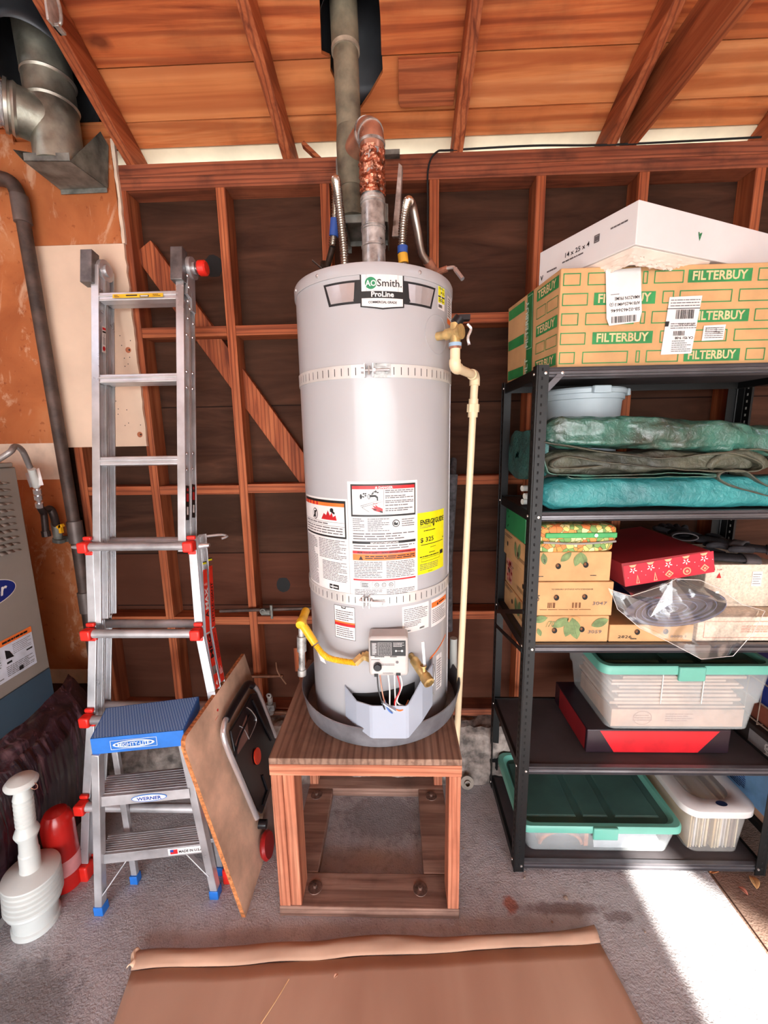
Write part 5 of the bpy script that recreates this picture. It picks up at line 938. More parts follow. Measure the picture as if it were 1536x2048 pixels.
# slightly bulged left side: the carton leans open to the left rear
bot = [V((fx0, fy0, fz0)), V((fx1, fy0, fz0)), V((fx1, fy1, fz0)), V((fx0-.055, fy1-.02, fz0))]; top = [V((fx0-.004, fy0, fz1)), V((fx1, fy0, fz1)), V((fx1, fy1, fz1)), V((fx0-.060, fy1-.02, fz1-.004))]
m.hexa(bot, top); carton = m.build('filter_carton', card, bevel=.003, smooth=False); tag(carton, 'large brown filter carton with green brick print on the rack top', 'carton')
d = Decal(plane_fn((fx0-.001, fy0-.0006, fz0), (1, 0, 0), (0, 0, 1))); H_ = fz1-fz0; gi = green_ink
def brick(u0, u1, v0, v1): d.frame(u0, v0, u1, v1, .0028, gi, 0)
def filled(u0, u1, v0, v1): d.rect(u0, v0, u1, v1, gi, 0); d.text('FILTERBUY', (u0+u1)/2, v0+.0065, (v1-v0)*.98, white_m if False else P('carton_letter', (228, 196, 150), .8), 1, w=(u1-u0)*.86, bold=.025, align='C')
rows_ = [.010, .064, .118, .172, .226]; hh = .034
brick(.004, .050, *(rows_[0], rows_[0]+hh)); brick(.072, .205, rows_[0], rows_[0]+hh); brick(.228, .240, rows_[0], rows_[0]+hh); brick(.258, .352, rows_[0], rows_[0]+hh); filled(.368, .528, rows_[0], rows_[0]+hh); brick(.545, .60, rows_[0], rows_[0]+hh)
brick(.004, .078, rows_[1], rows_[1]+hh); filled(.098, .272, rows_[1], rows_[1]+hh); brick(.293, .330, rows_[1], rows_[1]+hh); brick(.345, .485, rows_[1], rows_[1]+hh); brick(.505, .62, rows_[1], rows_[1]+hh)
brick(.004, .054, rows_[2], rows_[2]+hh); brick(.074, .214, rows_[2], rows_[2]+hh); brick(.232, .246, rows_[2], rows_[2]+hh); brick(.264, .36, rows_[2], rows_[2]+hh); filled(.372, .540, rows_[2], rows_[2]+hh); brick(.556, .62, rows_[2], rows_[2]+hh)
brick(.004, .078, rows_[3], rows_[3]+hh); filled(.095, .270, rows_[3], rows_[3]+hh); brick(.290, .322, rows_[3], rows_[3]+hh); brick(.338, .486, rows_[3], rows_[3]+hh); brick(.505, .62, rows_[3], rows_[3]+hh)
brick(.004, .054, rows_[4], rows_[4]+hh); brick(.074, .212, rows_[4], rows_[4]+hh); brick(.230, .244, rows_[4], rows_[4]+hh); brick(.262, .345, rows_[4], rows_[4]+hh); filled(.357, .535, rows_[4], rows_[4]+hh); brick(.552, .62, rows_[4], rows_[4]+hh)
d.build('printing', carton, 'green brick pattern reading FILTERBUY')
lo_, ro_ = bot[0], bot[3]; U_ = (lo_-ro_).normalized(); WL = (lo_-ro_).length; NS = U_.cross(V((0, 0, 1)))
d = Decal(lambda u, v, h: bot[3].lerp(bot[0], u/WL).lerp(top[3].lerp(top[0], u/WL), v/H_)+NS*(h+.0004))
for k, v in enumerate(rows_): 
    if k % 2 == 0: d.rect(WL*.62, v, WL-.008, v+hh, gi, 1); d.text('TERBUY', WL*.64, v+.007, hh*.95, P('carton_letter', (0, 0, 0)), 2, w=WL*.3, bold=.02); d.rect(.01, v, WL*.38, v+hh, gi, 1)
    else: d.frame(WL*.62, v, WL*.78, v+hh, .0022, gi, 1); d.frame(WL*.80, v, WL-.008, v+hh, .0022, gi, 1)
d.rect(WL*.44, 0, WL*.56, H_-.004, P('green_tape', (34, 118, 66), .3), 3); d.text('FILTERBUY', WL*.475, .10, .030, P('tape_letter', (190, 214, 196), .5), 4, w=.15, rot=PI/2, bold=.02); d.text('FILT', WL*.475, .005, .030, _M['tape_letter'], 4, w=.06, rot=PI/2, bold=.02)
d.frame(WL*.45, .092, WL*.55, .262, .0015, _M['tape_letter'], 4); d.build('side_printing', carton, 'green tape on the left end')
# shipping labels (upside down, as on the carton)
dl = Decal(plane_fn((fx0, fy0-.003, fz0), (1, 0, 0), (0, 0, 1))); u, v = .298, .030
dl.quad([(.298, .030), (.386, .032), (.400, .190), (.308, .188)], white_m, .0002); dl.quad([(.302, .108), (.312, .108), (.314, .122), (.303, .122)], ink, .0008)
dl.bars(.330, .128, .384, .153, ink, 1, 3, 22); dl.bars(.328, .082, .360, .095, ink, 1, 5, 16); dl.text('CA 951 9-08', .386, .079, .010, ink, 1, w=.052, bold=.02, rot=PI); dl.lines(.318, .100, .392, .118, 3, grey_ink, 1, .4, 7); dl.lines(.326, .036, .382, .070, 6, grey_ink, 1, .35, 8); dl.lines(.312, .160, .395, .183, 3, grey_ink, 1, .3, 9); dl.rect(.303, .155, .397, .157, ink, 1); dl.text('UPS GROUND', .386, .116, .008, ink, 1, w=.045, rot=PI)
dl.quad([(.412, .066), (.473, .068), (.476, .110), (.414, .108)], white_m, .0002); dl.lines(.418, .072, .470, .104, 6, grey_ink, 1, .35, 10); dl.frame(.420, .090, .450, .101, .001, ink, 1); dl.text('TM LLC', .462, .092, .008, ink, 2, w=.02, rot=PI)
dl.build('shipping_label', carton, 'white shipping labels stuck upside down')
dl = Decal(plane_fn((.6815, fy0-.0065, 1.906), V((.985, 0, .06)), V((-.06, 0, .985)))); dl.poly([(.012, 0), (.098, .004), (.104, .030), (.098, .150), (.0, .150), (.004, .02)], white_m, 0); dl.bars(.018, .006, .092, .024, ink, 1, 9, 28)
dl.text('SB-024636646', .098, .044, .0125, ink, 1, w=.082, rot=PI, bold=.01); dl.text('AFB14x25x4M13 (2)', .098, .060, .0120, ink, 1, w=.086, rot=PI, bold=.01); dl.text('AMAZON PRIME', .098, .076, .0125, ink, 1, w=.072, rot=PI, bold=.01); dl.lines(.015, .082, .045, .086, 1, grey_ink, 1, .4, 3); o = dl.build('carton_flap_label', carton, 'loose white barcode label hanging down')
o.modifiers.new('s', 'SOLIDIFY').thickness = .0003
# white filter box, turned, one corner towards the viewer
wz0 = 2.0785; wN = V((.694, -.618, wz0)); wU = V((-.452, .892, 0)).normalized(); wR = V((.923, .385, 0)).normalized()
a_, b_, c_, d_ = wN, wN+wR*.70, wN+wR*.70+wU*.33, wN+wU*.33; Z_ = V((0, 0, .104)); m = MB(); m.hexa([a_, b_, c_, d_], [q+Z_ for q in (a_, b_, c_, d_)]); wb = m.build('filter_box', P('white_carton', (226, 224, 224), .75, 0, .03, 4), bevel=.002, smooth=False); tag(wb, 'white air filter box lying askew on top of the brown carton', 'box')
N1 = wU.cross(V((0, 0, 1))); N1 = N1 if N1.x < 0 else -N1
d = Decal(lambda u, v, h: d_-wU*u+V((0, 0, v))+N1*(h+.0004)); d.text('14 x 25 x 4', .105, .050, .019, ink, 1, w=.085, bold=.01); d.lines(.095, .036, .19, .043, 1, grey_ink, 1, .6, 3); d.lines(.035, .030, .075, .037, 1, grey_ink, 1, .7, 4); d.lines(.255, .064, .305, .070, 1, grey_ink, 1, .7, 5)
d.frame(.205, .050, .222, .070, .003, grey_ink, 1); d.rect(.208, .054, .219, .066, grey_ink, 1); d.poly([(.008, .030), (.014, .014), (.020, .030), (.017, .030), (.014, .021), (.011, .030)], ink, 1); d.build('printing', wb)
N2 = V((wR.y, -wR.x, 0)); d = Decal(lambda u, v, h: a_+wR*u+V((0, 0, v))+N2*(h+.0004)); g_ = P('deer_green', (40, 130, 80), .6); d.poly([(.232, .062), (.240, .040), (.248, .062), (.244, .062), (.240, .050), (.236, .062)], g_, 1); d.disc(.240, .056, .003, .004, g_, 2, 10); d.build('green_mark', wb, 'small green antler mark')
def pap(u, v):
    # crumpled paper bulging out below the near corner of the white box
    a0, a1 = .015+.29*u, 0; 
    if u < .45: p = a_+wU*(.22*(1-u/.45)); q = p+wR*.02
    else: p = a_+wR*(.30*(u-.45)/.55)
    x = p+V((0, 0, -.001-.016*v*(1-.7*abs(u-.45)))); inn = (wU+wR)*.5
    return x+inn*(.012+.075*v)*1.0+V((0, 0, -.012*v))+V((1, 1, .6))*(.006*noise.noise(V((u*22, v*9, 1))))*v+V((0, 0, .006*noise.noise(V((u*40, v*16, 7)))*v))
m = MB(); m.grid(pap, 70, 14); o = m.build('packing_paper', P('packing_paper', (236, 220, 208), .8, 0, .05, 20), wb, solid=.001, label='crumpled white paper under the box')

# ================================================================== pail and tarps
pc = V((.738, -.262, 1.3785)); pl2 = thing('plastic_pail', pc, 'light grey plastic pail behind the folded tarps', 'bucket')
gpl = P('pale_grey_plastic', (178, 192, 200), .4, 0, .05, 6)
m = MB(); m.lathe([(0, -.018), (.106, -.018), (.110, -.012), (.112, .004), (.126, .33), (.128, .335), (.134, .336), (.134, .352), (.140, .354), (.141, .366), (.136, .372), (.131, .372), (.127, .366), (.109, .008), (0, .008)], pc, n=56); PBD = m.build('body', gpl, pl2)
for ang in (-PI*.5, -.10): m = MB(); c_ = pc+V((.138*math.cos(ang), .138*math.sin(ang), .350)); t_ = V((-math.sin(ang), math.cos(ang), 0)); n_ = V((math.cos(ang), math.sin(ang), 0)); m.hexa([c_-t_*.032, c_+t_*.032, c_+t_*.028+n_*.014, c_-t_*.028+n_*.014], [c_-t_*.032+V((0, 0, .024)), c_+t_*.032+V((0, 0, .024)), c_+t_*.026+n_*.012+V((0, 0, .024)), c_-t_*.026+n_*.012+V((0, 0, .024))]); m.build('handle_lug', gpl, PBD, bevel=.003)
def tarp_mat(name, a, b, rough, coat):
    m = base_mat(name, a, rough, 0, .5, **{'Coat Weight': coat, 'Coat Roughness': .15}); nt = m.node_tree; v = coords(nt, False); n1 = noise_node(nt, v, 9, 6, .5); n2 = noise_node(nt, v, 60, 4, .6)
    nt.links.new(ramp(nt, n1, [(.35, b), (.65, a)]), nt.nodes['Principled BSDF'].inputs['Base Color']); bump(nt, n2, .9, .006); return m
teal = tarp_mat('teal_tarp', (54, 142, 144), (38, 108, 112), .42, .1); gtarp = tarp_mat('green_tarp', (56, 112, 98), (54, 62, 52), .30, .5); dtarp = tarp_mat('olive_tarp', (92, 92, 76), (60, 60, 52), .55, .1)
def roll(name, x0, x1, yc, ry, zfun, rzfun, mat, label, seed, amp=.010, n=90, yfun=None, sq=.6, cat='tarp'):
    def fn(u, v):
        x = x0+(x1-x0)*v; a = 2*PI*u; e = min(1, (min(v, 1-v)*16+.02))**.5; rz, zc = rzfun(v)*e, zfun(v); r_y = ry*e
        c, s = math.cos(a), math.sin(a); cx = math.copysign(abs(c)**sq, c); sz = math.copysign(abs(s)**sq, s)
        k = amp*noise.noise(V((x*9+seed, c*1.5, s*1.5)))+amp*.5*noise.noise(V((x*28+seed, c*3, s*3)))
        return V((x, yc+(yfun(v) if yfun else 0)+cx*(r_y+k), zc+sz*(rz+k*.8)))
    m = MB(); m.grid(fn, 44, n, closeu=True); o = m.build(name, mat, ang=70); return tag(o, label, cat)
roll('folded_tarp', .515, 1.34, -.462, .055, lambda v: 1.412, lambda v: .049, teal, 'bright teal folded tarp at the bottom of the tarp pile', 3, .006)
roll('folded_tarp', .52, 1.36, -.462, .050, lambda v: 1.602-.040*v+.012*math.sin(v*4), lambda v: .052-.010*v, gtarp, 'glossy dark green rolled tarp on top of the tarp pile', 11, .011)
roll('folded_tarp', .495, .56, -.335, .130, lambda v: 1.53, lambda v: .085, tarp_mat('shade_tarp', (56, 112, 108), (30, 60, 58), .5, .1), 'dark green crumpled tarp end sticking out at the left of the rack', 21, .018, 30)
# layered olive folds: thick folded strips with open loops at the ends
roll('folded_tarp', .525, 1.20, -.450, .050, lambda v: 1.508, lambda v: .040-.012*v, dtarp, 'greenish-grey flattened tarp bundle inside the loose olive folds', 31, .010)
t = thing('folded_tarp', (.93, -.47, 1.463), 'dark olive tarp folded in loose layers in the middle of the pile', 'tarp')
def ribbon(pts, w, mat, par, name='fold', th=.003, y0=-.525, rows=8):
    p = smooth_path([(x, 0, z) for x, z in pts], 8); n = len(p)-1
    def fn(u, v): q = p[min(n, int(round(u*n)))]; return V((q.x+.006*noise.noise(V((q.x*20, v*4, 1))), y0+w*v+.010*noise.noise(V((q.x*12, v*3, 2))), q.z+.005*noise.noise(V((q.x*16, v*5, 4)))))
    m = MB(); m.grid(fn, n, rows); m.build(name, mat, par, solid=th, ang=80)
ribbon([(.52, 1.575), (.60, 1.560), (.75, 1.535), (.90, 1.520), (1.02, 1.532), (1.10, 1.530), (1.17, 1.500), (1.165, 1.478), (1.10, 1.478), (.95, 1.484), (.82, 1.498), (.70, 1.512), (.60, 1.528), (.555, 1.520), (.55, 1.500), (.60, 1.492), (.70, 1.500)], .10, dtarp, t)
ribbon([(.515, 1.57), (.53, 1.50), (.56, 1.476), (.70, 1.470), (.90, 1.474), (1.02, 1.470), (1.06, 1.466), (.98, 1.462), (.75, 1.463), (.62, 1.462), (.60, 1.468)], .09, gtarp, t, y0=-.520)
ribbon([(1.10, 1.545), (1.20, 1.535), (1.28, 1.49), (1.315, 1.44), (1.30, 1.405), (1.22, 1.400), (1.12, 1.425), (1.055, 1.455), (1.06, 1.475), (1.12, 1.480), (1.18, 1.44), (1.26, 1.415)], .08, dtarp, t, y0=-.528)
m = MB(); m.grid(lambda u, v: V((1.03+.17*u, -.512+.05*v, 1.487+.045*math.sin(PI*u)**.5*1.0)), 16, 5); m.build('fold', dtarp, t, solid=.02)
for k, (z, y) in enumerate(((1.395, -.42), (1.373, -.40), (1.418, -.39))): m = MB(); m.tube([V((.498, y, z)), V((.70, y+.05, z))], .010, 12); tag(m.build('white_tube', white_pl), ['upper white plastic tube end left of the tarps', 'lowest white plastic tube end lying on the shelf', 'rearmost white plastic tube end beside the tarps'][k], 'tube')

# ================================================================== middle shelf: fruit cartons
def carton_box(x0, x1, y0, y1, z0, z1, label, name='fruit_carton', mat=card, holes=(), rot=0.): 
    m = MB(); m.box(x0, x1, y0, y1, z0, z1); o = m.build(name, mat, bevel=.003, smooth=False); tag(o, label, 'box'); return o
leafc = P('leaf_green', (120, 140, 92), .8, 0, .2, 40)
def front_deco(o, x0, y0, z0, w, h, holes, fn2=None, name='printing', lab=None):
    d = Decal(plane_fn((x0, y0-.0004, z0), (1, 0, 0), (0, 0, 1)))
    for u, v in holes: d.disc(u, v, .0085, .0095, blackr, 4, 22); d.disc(u-.003, v+.003, .004, .005, P('carton_dark', (120, 76, 44), .8), 5, 14)
    if fn2: fn2(d)
    return d.build(name, o, lab)
_lc = [0]
def leafy(d, u, v, L, a):
    _lc[0] = (_lc[0]+1) % 7; ll = 1+_lc[0]*.25
    pts = [(t, s*.16*math.sin(PI*t)**.8) for s in (1, -1) for t in ([k/8 for k in range(9)] if s == 1 else [k/8 for k in range(7, 0, -1)])]
    d.poly([(u+L*(x*math.cos(a)-y*1.6*math.sin(a)), v+L*(x*math.sin(a)+y*1.6*math.cos(a))) for x, y in pts], leafc, ll)
    d.quad([(u, v), (u+L*.9*math.cos(a), v+L*.9*math.sin(a)), (u+L*.9*math.cos(a)+.0008, v+L*.9*math.sin(a)+.0008), (u+.0008, v+.0008)], P('leaf_dark', (84, 110, 74), .8), .0006*(1.2+ll))
o = carton_box(.515, .768, -.505, -.155, .911, 1.004, 'bottom fruit carton of the left stack, printed with leaves and 3059')
front_deco(o, .515, -.505, .911, .25, .093, ((.075, .042), (.165, .046)), lambda d: (leafy(d, .135, .086, .07, -1.9), leafy(d, .12, .085, .06, -2.6), leafy(d, .13, .088, .08, -1.3), leafy(d, .195, .058, .06, .4), leafy(d, .05, .088, .05, -2.9), leafy(d, .02, .05, .03, -1.2), d.disc(.137, .080, .022, .012, P('peach_print', (216, 150, 96), .8), 1.5, 20), d.text('3059', .185, .032, .016, grey_ink, 2, w=.045, shear=.1), d.text('/70', .045, .055, .03, leafc, 2, w=.03, shear=.3)))
o = carton_box(.518, .774, -.505, -.150, 1.005, 1.122, 'middle fruit carton of the left stack, stamped 3047')
front_deco(o, .518, -.505, 1.005, .256, .117, ((.072, .064), (.164, .066)), lambda d: (d.text('TO OPEN PRY UP STAPLES WITH SCREWDRIVER', .055, .090, .0065, ink, 1, w=.135), d.text('3047', .190, .038, .016, grey_ink, 2, w=.048, shear=.1), d.text('05', .0, .052, .03, ink, 2, w=.018, shear=.3), d.lines(.02, .020, .23, .023, 1, P('carton_dark', (0, 0, 0)), 1, .5, 3), d.bars(.045, .028, .075, .046, P('carton_dark', (0, 0, 0)), 1, 4, 5), d.bars(.125, .028, .155, .046, P('carton_dark', (0, 0, 0)), 1, 5, 5)))
o = carton_box(.512, .762, -.500, -.135, 1.123, 1.222, 'top fruit carton of the left stack, under the floral pouch')
front_deco(o, .512, -.500, 1.123, .25, .099, ((.080, .052), (.168, .056)), lambda d: (leafy(d, .15, .098, .05, -1.9), leafy(d, .15, .098, .05, -1.2), leafy(d, .12, .098, .045, -2.4), leafy(d, .03, .096, .04, -1.4), d.text('3', .030, .062, .02, ink, 2, w=.008), d.lines(.01, .016, .04, .019, 1, ink, 1, .8, 3), d.lines(.185, .018, .205, .021, 1, ink, 1, .8, 4)))
# left ends of the stack, seen through the rack side
for (x, y0, z0, cm_, hs_) in ((.515, -.155, .911, leafc, ((.12, .05),)), (.518, -.150, 1.005, red_m, ((.06, .06), (.24, .06))), (.512, -.135, 1.123, leafc, ((.06, .05), (.20, .045)))):
    ob = [q for q in COL.objects if q.name.startswith('fruit_carton') and q.parent is None and abs(q.location.z-z0) < .002][0]
    d = Decal(lambda u, v, h, x=x, y0=y0, z0=z0: V((x-h-.0002, y0-u, z0+v)))
    for u, v in hs_: d.disc(u, v, .0085, .0095, blackr, 2, 18)
    d.lines(.01, .075, .12, .090, 2, ink, 1, .3, 5); d.lines(.17, .025, .30, .04, 3, ink, 1, .3, 6)
    if cm_ is red_m: 
        R = random.Random(3); d.rect(.02, .012, .10, .105, P('pink_print', (206, 150, 130), .8), 0)
        for k in range(26): d.disc(R.uniform(.025, .095), R.uniform(.02, .10), .006, .006, red_m, 1, 8)
    else: leafy(d, .16, .085, .06, -1.3); leafy(d, .22, .09, .07, -1.9)
    d.build('end_printing', ob)
m = MB(); m.box(.512, .70, -.40, -.150, 1.223, 1.318); o = m.build('green_box', P('green_box', (46, 140, 84), .5, 0, .1, 8), bevel=.003, smooth=False); tag(o, 'plain green box behind the floral pouch', 'box')
d = Decal(lambda u, v, h: V((.512-h, -.15-u, 1.223+v)))
for u, v in ((.03, .08), (.045, .06), (.04, .025), (.03, .02)): d.disc(u, v, .004, .005, blackr, 1, 10)
d.build('holes', o)
# floral pouch
po = thing('floral_pouch', (.63, -.46, 1.223), 'quilted floral pouch with green bands on top of the fruit cartons', 'pouch')
flm = base_mat('floral_print', (222, 206, 130), .7); nt = flm.node_tree; vv = coords(nt, False); vo = nt.nodes.new('ShaderNodeTexVoronoi'); vo.inputs['Scale'].default_value = 60; nt.links.new(vv, vo.inputs[0]); s3 = nt.nodes.new('ShaderNodeSeparateColor'); nt.links.new(vo.outputs['Color'], s3.inputs[0])
rp = nt.nodes.new('ShaderNodeValToRGB'); rp.color_ramp.interpolation = 'CONSTANT'; cols = [(222, 206, 120), (226, 150, 76), (120, 160, 90), (236, 228, 160), (170, 180, 110), (220, 130, 70)]
while len(rp.color_ramp.elements) < 6: rp.color_ramp.elements.new(.5)
for i, c in enumerate(cols): rp.color_ramp.elements[i].position = i/6; rp.color_ramp.elements[i].color = (*srgb(c), 1)
nt.links.new(s3.outputs[0], rp.inputs[0]); ve = nt.nodes.new('ShaderNodeTexVoronoi'); ve.feature = 'DISTANCE_TO_EDGE'; ve.inputs['Scale'].default_value = 60; nt.links.new(vv, ve.inputs[0]); nt.links.new(mixc(nt, mp_range(nt, ve.outputs['Distance'], .02, .06, .85, 0), rp.outputs[0], (70, 74, 40)), nt.nodes['Principled BSDF'].inputs['Base Color'])
def slab(x0, x1, y0, y1, z0, z1, name, mat, par, r=.4, tilt=0.):
    def fn(u, v):
        a = 2*PI*u; b = -PI/2+PI*v; cb_, sb_ = math.cos(b), math.sin(b); f_ = lambda t, e: math.copysign(abs(t)**e, t)
        x = (x0+x1)/2+(x1-x0)/2*f_(math.cos(a), .35)*f_(cb_, .3); y = (y0+y1)/2+(y1-y0)/2*f_(math.sin(a), .35)*f_(cb_, .3); z = (z0+z1)/2+(z1-z0)/2*f_(sb_, r)
        return V((x, y, z+tilt*(x-x0)))
    m = MB(); m.grid(fn, 60, 14, closeu=True); return m.build(name, mat, par, ang=60)
slab(.518, .762, -.525, -.38, 1.2235, 1.262, 'lower_pad', flm, po, tilt=.02); slab(.514, .768, -.530, -.38, 1.256, 1.318, 'upper_pad', flm, po, tilt=-.01); UPD = [q for q in po.children if q.name.startswith('upper_pad')][0]
grn = P('green_band', (64, 164, 92), .5); m = MB(); m.box(.535, .757, -.5335, -.526, 1.276, 1.293); m.build('band', grn, UPD, bevel=.003); m = MB(); m.cyl((.69, -.533, 1.285), (.69, -.5365, 1.285), .0055, 16); m.build('snap', chrome, UPD); m = MB(); m.tube(smooth_path([(.53, -.529, 1.262), (.64, -.5335, 1.258), (.755, -.529, 1.264)], 6), .0035, 8); m.build('zip', P('zip_grey', (150, 146, 140), .5), po)

o = carton_box(.772, 1.046, -.505, -.20, .911, .972, 'low fruit carton stamped 2826 in front of the plastic bag')
front_deco(o, .772, -.505, .911, .274, .061, ((.090, .036), (.182, .038)), lambda d: (d.text('2826', .028, .014, .014, ink, 1, w=.045, shear=.1), d.text('8000.1', .20, .016, .012, grey_ink, 1, w=.05), d.lines(.07, .010, .095, .014, 1, ink, 1, .8, 3)))
wcart = P('speckled_white_carton', (234, 218, 196), .8, 0, .12, 120)
o = carton_box(1.062, 1.374, -.500, -.25, .911, .996, 'low pale carton with a thin red line frame at the right', 'pale_carton', wcart)
d = Decal(plane_fn((1.062, -.5004, .911), (1, 0, 0), (0, 0, 1))); d.frame(.02, .012, .30, .070, .0012, P('pink_line', (216, 130, 110), .7), 1); d.lines(.14, .03, .25, .056, 4, P('pink_line', (0, 0, 0)), 1, .3, 4); d.build('printing', o)
o = carton_box(1.128, 1.382, -.420, -.14, .998, 1.150, 'speckled white carton under the black gloves', 'pale_carton', wcart)
d = Decal(plane_fn((1.128, -.4204, .998), (1, 0, 0), (0, 0, 1))); d.poly([(.036, .105), (.052, .105), (.044, .125)], red_m, 1); d.text('TOP', .034, .132, .008, red_m, 1, w=.018); d.rect(.155, .075, .188, .128, white_m, 1); d.lines(.158, .08, .185, .122, 5, grey_ink, 2, .2, 5); R = random.Random(8)
for k in range(60): d.disc(R.uniform(.01, .25), R.uniform(.02, .145), .0009, .0009, ink, 1, 6)
d.build('printing', o)
# red gift box, tipped on the bag
gb = [at('Y', -.50, *p) for p in ((1250, 1174), (1430, 1144), (1420, 1101), (1243, 1127))]
far = V((-.004, .37, 0)); m = MB(); bt = [gb[0], gb[1], gb[1]+far, gb[0]+far+V((-.03, 0, .0))]; tp_ = [gb[3], gb[2], gb[2]+far, gb[3]+far+V((-.03, 0, 0))]
m.hexa(bt, tp_); gbx = m.build('gift_box', P('dark_red_card', (150, 34, 42), .6, 0, .12, 5), bevel=.002, smooth=False); tag(gbx, 'tilted red gift box with white ornament print on its end', 'box')
U_ = (gb[1]-gb[0]).normalized(); d = Decal(plane_fn(gb[0]+V((0, -.0006, 0)), U_, V((U_.z, 0, -U_.x))*-1)); Wd = (gb[1]-gb[0]).length; Hd = .072
rd = P('festive_red', (214, 34, 56), .5); gd = P('ornament_gold', (236, 180, 140), .6); d.rect(.001, .001, Wd-.002, Hd, rd, 0)
for k in range(5):
    u = .030+k*.056; v = .052
    for a in range(5): d.disc(u+.008*math.cos(a*1.256+1), v+.006*math.sin(a*1.256+1), .0045, .0018, white_m, 1, 10, a*1.256+1)
    d.poly([(u-.012, Hd-.001), (u+.012, Hd-.001), (u+.006, Hd-.009), (u-.006, Hd-.009)], gd, 1)
    if k in (0, 1): d.poly([(u+.006, .006), (u+.018, .006), (u+.012, .036)], gd, 1); d.poly([(u+.009, .009), (u+.015, .009), (u+.012, .028)], rd, 2)
    elif k in (2, 4): d.poly([(u-.014, .020), (u, .008), (u+.014, .020), (u, .034)], gd, 1); d.poly([(u-.009, .020), (u, .012), (u+.009, .020), (u, .029)], rd, 2); d.disc(u, .020, .004, .004, gd, 3, 10)
    else: d.disc(u, .020, .013, .013, gd, 1, 20); d.disc(u, .020, .009, .009, rd, 2, 20); d.disc(u, .020, .005, .005, gd, 3, 12)
    d.disc(u+.026, .045, .0014, .0014, white_m, 1, 6); d.disc(u-.018, .030, .0012, .0012, white_m, 1, 6)
d.build('ornament_print', gbx, 'bright red end with white bows and ornaments')
m = MB(); m.hexa([gb[1]+V((.0, .0, .006)), gb[1]+V((.035, .05, .006)), gb[1]+V((.035, .10, .006)), gb[1]+V((.0, .05, .006))], [gb[2]+V((0, 0, 0)), gb[2]+V((.030, .05, -.02)), gb[2]+V((.030, .10, -.02)), gb[2]+V((0, .05, 0))]); m.build('side_flap', P('red_brown_card', (170, 96, 70), .7), gbx)
# navy rolled mat in a clear bag
mc = V((.985, 0, 1.030)); rm = thing('rolled_mat', (.985, -.45, .973), 'navy rolled-up mat with its spiral end showing inside the clear bag', 'mat')
tl = -.05; navy = P('navy_mat', (22, 30, 64), .45, 0, .12, 12)
sp = []; turns = 5.2
for k in range(150):
    t_ = k/149; a = -t_*turns*2*PI+.6; rx, rz = .150*(1-.86*t_), .058*(1-.86*t_); sp.append((mc.x+rx*math.cos(a)+.03*t_*-1, mc.z+rz*math.sin(a)+(rx*math.cos(a))*.10))
th = .0095; m = MB()
for k in range(len(sp)-1):
    (xa, za), (xb, zb2) = sp[k], sp[k+1]
    for yy in (0,): m.hexa([V((xa, -.515, za-th/2)), V((xb, -.515, zb2-th/2)), V((xb, -.24, zb2-th/2)), V((xa, -.24, za-th/2))], [V((xa, -.515, za+th/2)), V((xb, -.515, zb2+th/2)), V((xb, -.24, zb2+th/2)), V((xa, -.24, za+th/2))])
m.build('roll', navy, rm, smooth=False)
m = MB(); m.tube([V((x, -.516, z)) for x, z in sp], .0007, 6); m.build('piping', P('pale_blue_edge', (120, 134, 180), .4), rm)
m = MB(); m.grid(lambda u, v: V((mc.x-.03+.14*math.cos(2*PI*u)*v, -.508, mc.z+.054*math.sin(2*PI*u)*v+.014*math.cos(2*PI*u)*v)), 36, 2, closeu=True); m.build('core', P('navy_dark', (26, 32, 66), .6), rm)
plas = bpy.data.materials.new('clear_plastic_film'); plas.use_nodes = True; nt = plas.node_tree; nt.nodes.clear(); ou = nt.nodes.new('ShaderNodeOutputMaterial'); tr = nt.nodes.new('ShaderNodeBsdfTransparent'); gl = nt.nodes.new('ShaderNodeBsdfGlossy'); gl.inputs['Roughness'].default_value = .12; df = nt.nodes.new('ShaderNodeBsdfDiffuse'); df.inputs[0].default_value = (.9, .86, .84, 1)
lw = nt.nodes.new('ShaderNodeLayerWeight'); lw.inputs[0].default_value = .35; m1 = nt.nodes.new('ShaderNodeMixShader'); m2 = nt.nodes.new('ShaderNodeMixShader'); nt.links.new(mp_range(nt, lw.outputs['Facing'], 0, 1, .06, .6), m1.inputs[0]); m1_ = m1; nt.links.new(tr.outputs[0], m1.inputs[1]); nt.links.new(gl.outputs[0], m1.inputs[2]); m2.inputs[0].default_value = .055; nt.links.new(m1.outputs[0], m2.inputs[1]); nt.links.new(df.outputs[0], m2.inputs[2]); nt.links.new(m2.outputs[0], ou.inputs[0])
bag = thing('plastic_bag', (1.02, -.54, .84), 'crumpled clear plastic bag around the navy mat, hanging over the shelf edge', 'bag')
out = [at('Y', -.545, *p) for p in ((1222, 1180), (1262, 1192), (1330, 1170), (1352, 1158), (1400, 1160), (1445, 1180), (1482, 1208), (1530, 1222), (1505, 1268), (1466, 1312), (1402, 1318), (1340, 1285), (1280, 1256), (1235, 1218))]
cen = at('Y', -.545, 1375, 1232)
def bagf(u, v):
    k = u*len(out); i = int(k) % len(out); t_ = k-int(k); e = out[i].lerp(out[(i+1) % len(out)], t_); p = cen.lerp(e, v)
    r = noise.noise(V((p.x*9, p.z*9, 2)))*.022+noise.noise(V((p.x*26, p.z*20, 5)))*.008
    hang = .012*max(0, (.91-p.z)/.08)
    return V((p.x, -.532-.022*(1-v**3)+min(.012, r)-hang*.3-(.010 if p.z < .93 else 0), p.z))
m = MB(); m.grid(bagf, 112, 22, closeu=True); m.build('front_film', plas, bag, ang=22)
